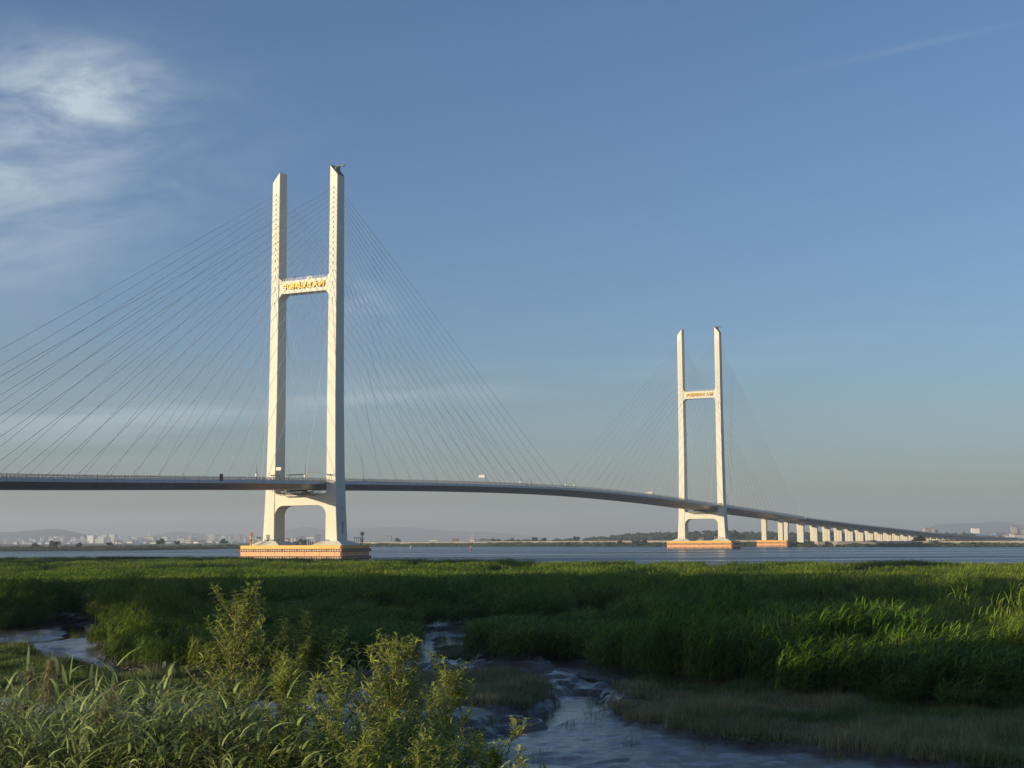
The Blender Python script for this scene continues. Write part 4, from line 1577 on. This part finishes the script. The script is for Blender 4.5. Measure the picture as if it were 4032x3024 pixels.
# ------------------------------------------------------------------ trees
def crown_mesh(seed, R_, n, leaf, lobes=9, squash=.8):
    gg = np.random.default_rng(seed)
    cs = gg.normal(0, .42, (lobes, 3)) * [1, 1, squash]
    cs[:, 2] += .05
    rs = gg.uniform(.28, .52, lobes)
    k = gg.integers(0, lobes, n)
    d = gg.normal(0, 1, (n, 3)); d /= np.linalg.norm(d, axis=1)[:, None]
    rad = rs[k] * gg.uniform(.55, 1.08, n) ** .6
    P = (cs[k] + d * rad[:, None]) * R_
    # leaf quads
    u_ = gg.normal(0, 1, (n, 3)); u_ /= np.linalg.norm(u_, axis=1)[:, None]
    v_ = np.cross(u_, d); v_ /= np.linalg.norm(v_, axis=1)[:, None] + 1e-9
    w_ = np.cross(u_, v_)
    L = leaf * gg.uniform(.6, 1.3, n)[:, None]
    V = np.stack([P - v_ * L, P + w_ * L * .6, P + v_ * L, P - w_ * L * .6], 1).reshape(-1, 3)
    F = np.arange(4 * n).reshape(n, 4)
    return V, F


def tree_proto(name, seed, H_, R_, n, leaf, label, m_=None):
    root = empty(name, (0, 0, 0))
    tag(root, label, 'tree')
    gg = random.Random(seed)
    mb = MB()
    tz = H_ - R_ * 1.05
    mb.path([(0, 0, -.3), (.1, 0, tz * .5), (0, .1, tz), (0, 0, tz + R_ * .6)], [H_ * .022, H_ * .018, H_ * .014, H_ * .006], 7)
    for k in range(6):
        a = gg.uniform(0, 6.28)
        mb.path([(0, 0, tz * gg.uniform(.6, 1)), (math.cos(a) * R_ * .35, math.sin(a) * R_ * .35, tz + R_ * .1), (math.cos(a) * R_ * .65, math.sin(a) * R_ * .65, tz + R_ * gg.uniform(.2, .7))], [H_ * .010, H_ * .007, H_ * .003], 5)
    mb.build('trunk', M_trunk, root)
    V, F = crown_mesh(seed, R_, n, leaf)
    V[:, 2] += tz + R_ * .12
    mesh_np('crown', V, F, [m_ or M_tree], parent=root)
    return root


# unseen tree belt added left of the view to throw evening shadow over the marsh
belt = []
protos = [tree_proto('shadow_tree', 31 + i, 13.0, 4.6, 3400, .42, 'unseen leafy tree added left of the marsh to shade it', M_tree) for i in range(3)]
gb = random.Random(5)


def shadow_belt_tree(k, s, t, H_):
    o = protos[k % 3] if k < 3 else copy_tree(protos[k % 3])
    z = float(ground_h(s, t))
    o.location = st(s, t, z - .2)
    f = H_ / 13.0
    o.scale = (f * .95, f * .95, f)
    o.rotation_euler.z = gb.uniform(0, 6.28)
    tag(o, 'unseen leafy tree added beyond the left edge to shade the marsh', 'tree', 'unseen trees added for the marsh shadow')
k = 0
BELT = []
# (s, t, height): two staggered rows
def bh(t):
    # taller far away, low gap that lets the sun reach the reed mound
    h = np.interp(t, [16, 30, 45.5, 48, 54, 56.5, 80, 120, 150, 178], [12, 16, 16, 12.8, 12.8, 20, 23, 25.0, 24.5, 23])
    return h
t = 20.0
while t < 180:
    s = -(.40 * t + 11 + (10 if t < 70 else 6))
    H_ = float(bh(t)) * gb.uniform(.84, 1.07)
    shadow_belt_tree(k, s + gb.uniform(-1.5, 1.5), t, H_)
    k += 1
    if H_ > 12:
        shadow_belt_tree(k, s - 6 + gb.uniform(-1.5, 1.5), t + 2.5, H_ * .95)
        k += 1
    t += 4.4 if t < 70 else 5.6

# dark thickets along the outer edge of the marsh
g = np.random.default_rng(55)
M_dreed = leaf_mat('dark_reed_leaf', (.020, .055, .008), (.035, .085, .012), .05, spec=.1)
PD = [reed_patch('d', 2.2, 120, 3.2, 8, .8, .08, g, [M_dreed, M_dreed], segs=2, sw=.03, wind=.4) for i in range(4)]
cl_ = [(-168, 470, 9), (-150, 478, 8), (-128, 470, 10), (-118, 462, 9), (-96, 448, 11), (-84, 440, 9), (-66, 420, 9), (-48, 404, 8), (-5, 358, 7), (-14, 362, 7), (78, 298, 6), (84, 296, 5), (-30, 380, 7)]
S_, T_, C_ = [], [], []
for (cs_, ct_, rr_) in cl_:
    for k in range(int(rr_ * 5)):
        S_.append(cs_ + g.normal(0, rr_ * .6)); T_.append(ct_ - abs(g.normal(0, rr_ * .7))); C_.append(g.uniform(1.6, 2.9))
S_, T_, C_ = map(np.array, (S_, T_, C_))
x_, y_ = st_np(S_, T_)
scatter('marsh_thicket', PD, np.stack([x_, y_, ground_h(S_, T_)], -1), g.uniform(0, 6.28, len(S_)), np.full(len(S_), 1.0), g.integers(0, 4, len(S_)), .62 + C_ * .22)

# far bank: bushes as one mass, with separate trees standing out
def bush_proto(seed, n=150, leaf=.30):
    V, F = crown_mesh(seed, 1.0, n, leaf, 6, .6)
    V[:, 2] = np.maximum(V[:, 2], -.4)
    return mesh_np('b', V, F, [M_bush], link=False)


g = np.random.default_rng(77)
PB = [bush_proto(200 + i) for i in range(6)]
s_, t_ = jgrid(-640, 560, 1250, 2300, 8.5, g)
sh = np.interp(s_, fs_x, fs_y)
dd = t_ - sh
ok = (dd > 3) & (dd < 190) & (np.abs(s_) < .40 * t_) & (g.random(len(s_)) < np.where(dd < 70, .95, .5))
ok &= ~((s_ > 236) & (s_ < 372) & (t_ < 1490) & (dd < 60) & (g.random(len(s_)) < .75))
s_, t_, dd = s_[ok], t_[ok], dd[ok]
sc = (1.7 + 1.7 * fbm(s_ * .02, t_ * .02, 3) ** 1.5 + 1.3 * g.random(len(s_)) ** 4) * np.clip(.45 + dd / 60, .45, 1.0) * np.where(s_ < -150, .85, 1.0)
x_, y_ = st_np(s_, t_)
scatter('bank_bushes', PB, np.stack([x_, y_, ground_h(s_, t_) + sc * .25], -1), g.uniform(0, 6.28, len(s_)), sc * 1.9, g.integers(0, 6, len(s_)), sc * .66)
# low grass fringe of the far shore
s_, t_ = jgrid(-640, 560, 1250, 2150, 4.5, g)
sh = np.interp(s_, fs_x, fs_y)
dd = t_ - sh
ok = (dd > .5) & (dd < 26) & (np.abs(s_) < .40 * t_)
s_, t_ = s_[ok], t_[ok]
x_, y_ = st_np(s_, t_)
sc = 1.4 + .9 * g.random(len(s_))
scatter('bank_bushes', [bush_proto(220 + i, 90, .34) for i in range(4)], np.stack([x_, y_, ground_h(s_, t_) + .5], -1), g.uniform(0, 6.28, len(s_)), sc * 1.6, g.integers(0, 4, len(s_)), sc * .8)

# trees covering the wooded hill and hiding the far plain
PT = [mesh_np('t', *crown_mesh(240 + i, 1.0, 170, .26, 7, .8), [M_tree], link=False) for i in range(5)]
s_, t_ = jgrid(-1100, 1250, 2600, 3400, 17, g)
hill = np.interp(s_, [150, 183, 234, 291, 374, 447, 509, 561, 664, 742, 900, 1100], [1, 5, 10, 14, 17, 17, 13, 12, 12, 10, 8, 6]) * (s_ > 150)
ok = ((s_ > 165) & (t_ > 2840) & (t_ < 3050) & (g.random(len(s_)) < .9)) | ((g.random(len(s_)) < .05) & (s_ > -60) & (s_ < 200)) | ((s_ > 600) & (g.random(len(s_)) < .5))
ok &= (np.abs(s_) < .40 * t_) & (s_ < .4908 * t_ - 490)
s_, t_, hill = s_[ok], t_[ok], hill[ok]
x_, y_ = st_np(s_, t_)
sc = 3.2 + 3.0 * g.random(len(s_))
zz_ = np.where((t_ > 2830) & (t_ < 3070), hill * np.clip(1 - np.abs(t_ - 2950) / 140, 0, 1), 0) + 3 + sc * .5
scatter('distant_woods', PT, np.stack([x_, y_, zz_], -1), g.uniform(0, 6.28, len(s_)), sc * 1.5, g.integers(0, 5, len(s_)), sc)

ftree = tree_proto('bank_tree', 61, 10.0, 4.2, 900, .8, 'round tree on the far bank', M_tree)
fspec = [  # picture column, distance, height, width factor, label
    (145, 1530, 7, 1.2, 'dark round tree on the far bank under the city, leftmost of all'),
    (222, 1535, 9.5, 1.3, 'larger dark tree on the far bank under the left city'),
    (320, 1560, 7, 1.2, 'small tree on the far bank right of the larger dark one'),
    (437, 1640, 7, 1.1, 'tree on the far bank below the pale city tower'),
    (627, 1750, 9, .75, 'tall thin tree on the far bank below the chimney, left one of the pair'),
    (643, 1760, 10.8, .7, 'tall leaning tree on the far bank below the chimney, right one of the pair'),
    (704, 1800, 8, 1.1, 'bush-like tree on the far bank below the dark grey blocks'),
    (881, 1830, 10, .95, 'single round-topped tree above the far bank left of the near fender'),
    (1195, 1900, 11, 1.5, 'wide tree seen between the near pylon legs, tallest there'),
    (1225, 1910, 9.5, 1.3, 'tree seen between the near pylon legs, right of the tallest'),
    (1170, 1900, 7.5, 1.3, 'low tree seen between the near pylon legs, left of the tallest'),
    (1563, 2330, 11, .9, 'small tree on the embankment right of the grey portal'),
    (2101, 2150, 10.6, .9, 'single tree on the horizon left of two others near mid-river'),
    (2140, 2120, 9.5, .9, 'smaller tree on the horizon between two taller ones'),
    (2231, 1780, 9.5, 1.0, 'green bushy tree at the water side of the embankment in the middle'),
    (2262, 2080, 11.3, 1.1, 'tallest single dark tree on the embankment in the middle'),
    (2350, 1740, 7.5, 1.3, 'rounded bank tree left of the wooded hill'),
    (2390, 1740, 8.5, 1.2, 'second rounded bank tree left of the wooded hill'),
    (2434, 1730, 8, 1.2, 'bank tree in front of the left foot of the wooded hill'),
    (2494, 1700, 9.5, 1.3, 'dark broad bank tree left of the far fender'),
    (2530, 1710, 7.5, 1.2, 'low bank tree just left of the far fender'),
    (2586, 1650, 7, 1.3, 'low bank tree touching the left side of the far fender'),
    (3608, 1420, 9.5, 1.2, 'dark bushy tree at the water edge under the viaduct'),
    (3596, 1440, 7, 1.3, 'dark bush left of the bushy tree under the viaduct'),
    (2880, 2500, 21, 1.2, 'large dark round tree on the hill just right of the far pylon'),
    (2812, 2500, 17, .9, 'tall dark tree seen beside the far pylon right leg'),
    (2905, 2520, 15, 1.2, 'dark tree right of the large round one beyond the far pylon'),
]
for i, (px, t, hh, wf, lab) in enumerate(fspec):
    o = ftree if i == 0 else copy_tree(ftree)
    s = (px - 2016) / 5558 * t
    o.location = st(s, t, float(ground_h(s, t)) - .3)
    f = hh / 10.0
    o.scale = (f * wf, f * wf, f)
    o.rotation_euler.z = i * 1.7
    tag(o, lab, 'tree')

# ------------------------------------------------------------------ the distant city
def facade_mat(name, col, win, fl=3.1, bay=3.4, amt=.55):
    M = bpy.data.materials.new(name)
    M.use_nodes = True
    T = NT(M.node_tree)
    b = M.node_tree.nodes['Principled BSDF']
    tc_ = T.n('ShaderNodeTexCoord')
    s_ = T.n('ShaderNodeSeparateXYZ', i_0=tc_.outputs['Object'])
    fz = T.math('FRACT', T.math('DIVIDE', s_.outputs[2], fl))
    hx = T.math('ADD', s_.outputs[0], T.math('MULTIPLY', s_.outputs[1], 1.0))
    fx_ = T.math('FRACT', T.math('DIVIDE', hx, bay))
    a = T.math('MULTIPLY', T.math('GREATER_THAN', fz, .42), T.math('GREATER_THAN', fx_, .45))
    nz = T.n('ShaderNodeTexNoise', i_Vector=tc_.outputs['Object'], i_Scale=.12, i_Detail=2)
    oi = T.n('ShaderNodeObjectInfo')
    k = T.math('ADD', T.math('MULTIPLY', oi.outputs['Random'], .35), .8)
    kk = T.n('ShaderNodeCombineXYZ', i_0=k, i_1=k, i_2=k)
    c0 = T.mix(T.ss(nz.outputs['Fac'], .35, .65), rgb(*col), rgb(*[v * .86 for v in col]))
    c = T.mix(T.math('MULTIPLY', a, amt), T.mix(1.0, c0, kk.outputs[0], 'MULTIPLY'), rgb(*win))
    T.set(b.inputs['Base Color'], c)
    b.inputs['Roughness'].default_value = .7
    return M


FM = {'pale grey': facade_mat('facade_pale_grey', (.46, .45, .43), (.10, .12, .14)),
      'white': facade_mat('facade_white', (.74, .72, .67), (.16, .18, .2), amt=.45),
      'beige': facade_mat('facade_beige', (.50, .43, .34), (.12, .12, .12)),
      'pinkish brown': facade_mat('facade_pink_brown', (.36, .25, .22), (.10, .09, .09)),
      'blue-grey': facade_mat('facade_blue_grey', (.27, .31, .36), (.08, .1, .13)),
      'dark grey': facade_mat('facade_dark_grey', (.17, .17, .18), (.06, .07, .08))}
M_roof = mat('flat_roof', (.16, .15, .15), .9)
M_rroof = mat('red_tile_roof', (.22, .10, .07), .85)
M_broof = mat('blue_sheet_roof', (.16, .24, .36), .6)


def building(px, t, w, h, colour, label, group=None, top='box', d=None, rz=None, sub=True, name='apartment_building', rm=None):
    s = (px - 2016) / 5558 * t
    r_ = empty(name, st(s, t, 2.0), YAW - math.pi / 2 + (rnd.uniform(-.5, .5) if rz is None else rz))
    tag(r_, label, 'building', group)
    d = d or w * rnd.uniform(.5, .9)
    mb = MB(); mb.box((0, 0, h / 2), (w, d, h)); mb.build('wall', FM[colour], r_)
    mb = MB()
    if top == 'gable':
        mb.loft([[(-w / 2 - .4, -d / 2 - .4, h), (-w / 2 - .4, d / 2 + .4, h), (-w / 2 - .4, 0, h + min(w, d) * .32)], [(w / 2 + .4, -d / 2 - .4, h), (w / 2 + .4, d / 2 + .4, h), (w / 2 + .4, 0, h + min(w, d) * .32)]])
        mb.build('roof', rm or M_rroof, r_)
    elif top == 'dome':
        mb.loft([[(w * .5 * k_ * math.cos(a), d * .5 * k_ * math.sin(a), h + z) for a in [j * math.pi / 6 for j in range(12)]] for z, k_ in ((0, 1), (h * .12, .85), (h * .2, .5), (h * .23, .15))])
        mb.build('roof', M_roof, r_)
    else:
        mb.box((0, 0, h + .35), (w + .5, d + .5, .7))
        if sub:
            mb.box((w * rnd.uniform(-.25, .25), 0, h + 2.4), (w * .3, d * .4, 3.4))
            mb.box((w * rnd.uniform(-.4, .4), 0, h + 1.6), (w * .14, d * .3, 2.0))
        mb.build('roof', M_roof, r_)
    return r_


gc = random.Random(99)
GC = 'hazy apartment blocks of the distant city'
# (px, t, width m, height m, colour, label, top)
named = [
    (29, 2750, 10, 32, 'pale grey', 'slim pale block with white roof house at the far left of the city'),
    (86, 2850, 9, 40, 'white', 'slim white-sided tower with pointed top, first of three similar ones at the left'),
    (98, 2760, 28, 26, 'beige', 'low beige block attached to the first slim white-sided tower'),
    (127, 2850, 8, 39, 'white', 'slim white-sided tower, second of the three similar ones'),
    (138, 2880, 22, 36, 'blue-grey', 'grey block behind the second slim white-sided tower'),
    (168, 2850, 8, 41, 'white', 'slim white-sided tower, third of the three similar ones'),
    (206, 2900, 56, 36, 'pale grey', 'broad grey hall-like block with rounded roof left of centre of the left city'),
    (236, 2700, 36, 26, 'beige', 'beige mid-rise with bright face beside the dark bank tree'),
    (298, 2900, 30, 42, 'blue-grey', 'blue-grey mid-rise behind small white houses'),
    (360, 3050, 42, 60, 'pinkish brown', 'reddish brown tower block with rounded top'),
    (405, 2600, 30, 45, 'white', 'bright white apartment tower, most prominent in the left city'),
    (430, 3100, 40, 56, 'pale grey', 'grey twin block right behind the bright white tower'),
    (563, 2800, 44, 30, 'dark grey', 'dark square block left of the tall chimney'),
    (596, 2800, 64, 42, 'beige', 'beige factory block at the foot of the tall chimney'),
    (632, 2950, 60, 46, 'pale grey', 'long pale grey block right of the chimney'),
    (652, 3000, 24, 44, 'pale grey', 'pale block with rounded top at the right end of the long block'),
    (690, 3150, 24, 42, 'dark grey', 'lower left wing of the dark stepped tower group'),
    (703, 3150, 46, 60, 'dark grey', 'highest block of the dark stepped tower group'),
    (719, 3160, 30, 42, 'dark grey', 'lower right wing of the dark stepped tower group'),
    (738, 3180, 34, 32, 'dark grey', 'low dark block right of the dark stepped tower group'),
    (820, 3100, 40, 62, 'beige', 'tall pale block with scaffolded top at the right of the city'),
    (838, 3100, 46, 66, 'beige', 'tallest pale block with scaffolded top near the end of the city'),
    (938, 3100, 34, 46, 'blue-grey', 'blue-grey block near the right end of the left city'),
    (948, 3050, 30, 50, 'blue-grey', 'second blue-grey block near the right end of the left city'),
    (3636, 4400, 18, 33, 'beige', 'beige tower pair left one, above the viaduct at the right'),
    (3656, 4400, 16, 34, 'beige', 'beige tower, right one of the pair above the viaduct'),
    (3672, 4420, 12, 28, 'pinkish brown', 'low brownish block right of the beige tower pair'),
    (3826, 4300, 22, 33, 'white', 'single pale tower above low roofs at the right'),
    (3842, 4330, 8, 26, 'dark grey', 'dark block attached to the single pale tower at the right'),
    (3978, 3900, 15, 33, 'pale grey', 'tallest tower near the right edge of the picture'),
    (3990, 3950, 8, 31, 'dark grey', 'dark rear part of the tallest tower near the right edge'),
    (4008, 3900, 9, 27, 'pale grey', 'pale block right of the tallest tower, left one of the last pair'),
    (4021, 3900, 9, 28, 'beige', 'pale block at the very right, right one of the last pair'),
    (3966, 3300, 6, 15, 'white', 'bright white tower-like house before the tallest tower at the right'),
    (3994, 3300, 27, 11, 'white', 'long bright white low hall at the right edge'),
]
for px, t, w, h, c, lab in named:
    if px < 1000:
        t *= 3.0; h *= .84
    building(px, t, w, h, c, lab, top='dome' if 'rounded' in lab else 'box', rz=gc.uniform(-.25, .25))
for k in range(175):
    px = gc.uniform(-10, 1010)
    t = gc.uniform(7800, 10800)
    big = gc.random()
    hmax = np.interp(px, [0, 300, 500, 700, 760, 900, 1000], [34, 44, 46, 30, 44, 46, 36])
    h = (9 + big ** 1.6 * hmax)
    w = gc.uniform(18, 48)
    c = gc.choice(['pale grey', 'pale grey', 'beige', 'blue-grey', 'pinkish brown', 'white', 'pale grey'])
    zone = 'left of the bright white tower' if px < 395 else ('between the white tower and the dark stepped blocks' if px < 680 else 'right of the dark stepped blocks')
    hl = 'tall' if h > 38 else ('mid-rise' if h > 20 else 'low')
    building(px, t, w, h, c, '%s %s block of the city, %s' % (hl, c, zone), GC, d=w * .6)
for k in range(16):
    px = 745 + k * 11 + gc.uniform(-3, 3)
    building(px, 9600 + gc.uniform(-160, 160), 22, 34 + 14 * math.sin(k * .9) + (8 if 6 < k < 13 else 0), gc.choice(['beige', 'pale grey', 'beige']), 'one of the row of pale slab blocks right of the dark stepped blocks', 'row of pale slab blocks in the distant city', d=18)
# small houses under the left city, behind the bank
for k in range(30):
    px = gc.uniform(0, 1000)
    t = gc.uniform(4600, 6200)
    c = gc.choice(['white', 'beige', 'pale grey', 'white'])
    building(px, t, gc.uniform(10, 26), gc.uniform(4, 8), c, 'small %s house with a pitched roof between the far bank and the city' % c, 'small houses below the city', 'gable', name='small_house', rm=gc.choice([M_rroof, M_roof, M_broof, M_roof]))
# middle: portal-like building, red house, white factory
r_ = building(1521, 4000, 29, 21, 'blue-grey', 'grey portal-shaped building alone on the embankment right of the near pylon', rz=0, sub=False)
building(1705, 2500, 12, 8, 'white', 'long low white building on the embankment in the middle', rz=.1, sub=False, name='low_building')
building(1792, 2500, 12, 9, 'pinkish brown', 'reddish low building on the embankment left of the white factory', rz=.1, sub=False, name='low_building')
building(1857, 2500, 8, 8, 'white', 'small white factory building with a chimney in the middle distance', rz=.1, sub=False, name='factory_building')
building(1867, 2500, 5, 8, 'white', 'small white tank house beside the white factory', rz=.1, sub=False, name='factory_building')
building(1905, 2650, 26, 8, 'dark grey', 'low dark shed right of the small white factory', rz=.1, sub=False, name='shed')
building(1193, 6000, 24, 27, 'dark grey', 'dark block seen between the near pylon legs, middle one', rz=.1)
building(1253, 6000, 20, 35, 'dark grey', 'dark upright block seen between the near pylon legs beside the right leg', rz=.05, sub=False)
for px in (1130, 1145, 1160, 1198):
    building(px, 6400, 30, gc.uniform(14, 22), 'beige', 'low hazy block seen between the near pylon legs', 'low blocks seen between the near pylon legs', d=20)


def chimney(px, t, h, r0, label, m_):
    s = (px - 2016) / 5558 * t
    r_ = empty('chimney', st(s, t, 2))
    tag(r_, label, 'chimney')
    mb = MB(); mb.path([(0, 0, 0), (0, 0, h * .5), (0, 0, h)], [r0, r0 * .8, r0 * .62], 12); mb.build('stack', m_, r_)
    mb = MB(); mb.path([(0, 0, h - 4), (0, 0, h - 2)], [r0 * .78, r0 * .78], 12); mb.build('band', M_red, r_)


chimney(593, 8500, 86, 3.2, 'tall thin factory chimney rising over the left city', M_conc2)
chimney(1857, 2500, 15, .8, 'small chimney of the white factory in the middle distance', M_white)

def hill_z(s, t):
    p = np.interp(s, [150, 183, 234, 291, 374, 447, 509, 561, 664, 742, 900, 1100], [1, 5, 10, 14, 17, 17, 13, 12, 12, 10, 8, 6])
    return float(p * np.interp(t, [2830, 2864, 2899, 2933, 2967], [0, .25, .55, .8, 1]))


# low rise under the town on the right
ridge('hills', 4300, [(950, 1), (1150, 9), (1300, 12), (1700, 13), (2300, 8)], M_turf, 450)

# village on and before the wooded hill, and behind the viaduct
for k in range(46):
    px = gc.choice([gc.uniform(2690, 2830), gc.uniform(2990, 3400), gc.uniform(2990, 3400), gc.uniform(3400, 3760)])
    t = gc.uniform(2845, 2925)
    c = gc.choice(['white', 'beige', 'white', 'pale grey', 'blue-grey'])
    r_ = building(px, t, gc.uniform(5, 12), gc.uniform(2.8, 4.5), c, '%s village house with a low roof on the slope behind the bridge' % c, 'village houses behind the bridge', 'gable', name='village_house', rm=gc.choice([M_roof, M_roof, M_broof, M_roof]))
    r_.location.z = max(2.4, hill_z((px - 2016) / 5558 * t, t) - .3)
for k in range(34):
    px = gc.uniform(3690, 4040)
    t = gc.uniform(3860, 4360)
    c = gc.choice(['white', 'pale grey', 'pale grey', 'beige', 'blue-grey'])
    r_ = building(px, t, gc.uniform(10, 28), gc.uniform(4, 7), c, 'low %s roofed hall in the hazy town at the right' % c, 'low halls of the town at the right', 'gable', name='low_hall', rm=gc.choice([M_roof, M_broof, M_roof]))
    r_.location.z = 2 + 11 * float(np.interp(t, [3850, 3978, 4107, 4236, 4364], [0, .25, .55, .8, 1]))

# ------------------------------------------------------------------ channel buoys
def buoy(px, py, label, col):
    t = 9.217 * 5558 / (py - (2136.7 - px * .00583))
    s = (px - 2016) / 5558 * t
    r_ = empty('channel_buoy', st(s, t, 0))
    tag(r_, label, 'buoy')
    mb = MB(); mb.loft([[(r * math.cos(a), r * math.sin(a), z) for a in [k * math.pi / 5 for k in range(10)]] for r, z in ((1.0, -.5), (1.3, .2), (1.25, .9), (.5, 1.2))]); mb.build('float', col, r_)
    mb = MB()
    for k in range(4): mb.tube((.7 * math.cos(k * 1.57), .7 * math.sin(k * 1.57), 1), (.25 * math.cos(k * 1.57), .25 * math.sin(k * 1.57), 3.4), .09, .07, 5)
    mb.box((0, 0, 2.9), (1.0, 1.0, .9)); mb.build('tower', col, r_)
    mb = MB(); mb.tube((0, 0, 3.4), (.4, 0, 4.8), .12, .08, 6); mb.build('lantern', M_white, r_)


buoy(1617, 2163, 'small dark channel buoy on the river right of the near pylon', M_steel)
buoy(1850, 2168, 'red and white channel buoy on the river in mid-picture', M_red)

# ------------------------------------------------------------------ haze
hz_ = MB()
hz_.box((0, 0, 0), (1, 1, 1))
hm = bpy.data.materials.new('haze_air')
hm.use_nodes = True
hn = hm.node_tree
for nd in list(hn.nodes):
    if nd.type != 'OUTPUT_MATERIAL': hn.nodes.remove(nd)
pv = hn.nodes.new('ShaderNodeVolumePrincipled')
pv.inputs['Color'].default_value = rgb(.70, .80, .93)
pv.inputs['Density'].default_value = 0.00012
pv.inputs['Anisotropy'].default_value = 0.15
hn.links.new(pv.outputs[0], [n_ for n_ in hn.nodes if n_.type == 'OUTPUT_MATERIAL'][0].inputs['Volume'])
ho = hz_.build('haze', hm)
ho.dimensions = (30200, 30200, 266)
cx, cy, _ = st(0, 0)
ho.location = (cx, cy, -4.5 + 133)
ho.rotation_euler = (0, 0, YAW)
ho['kind'] = 'stuff'
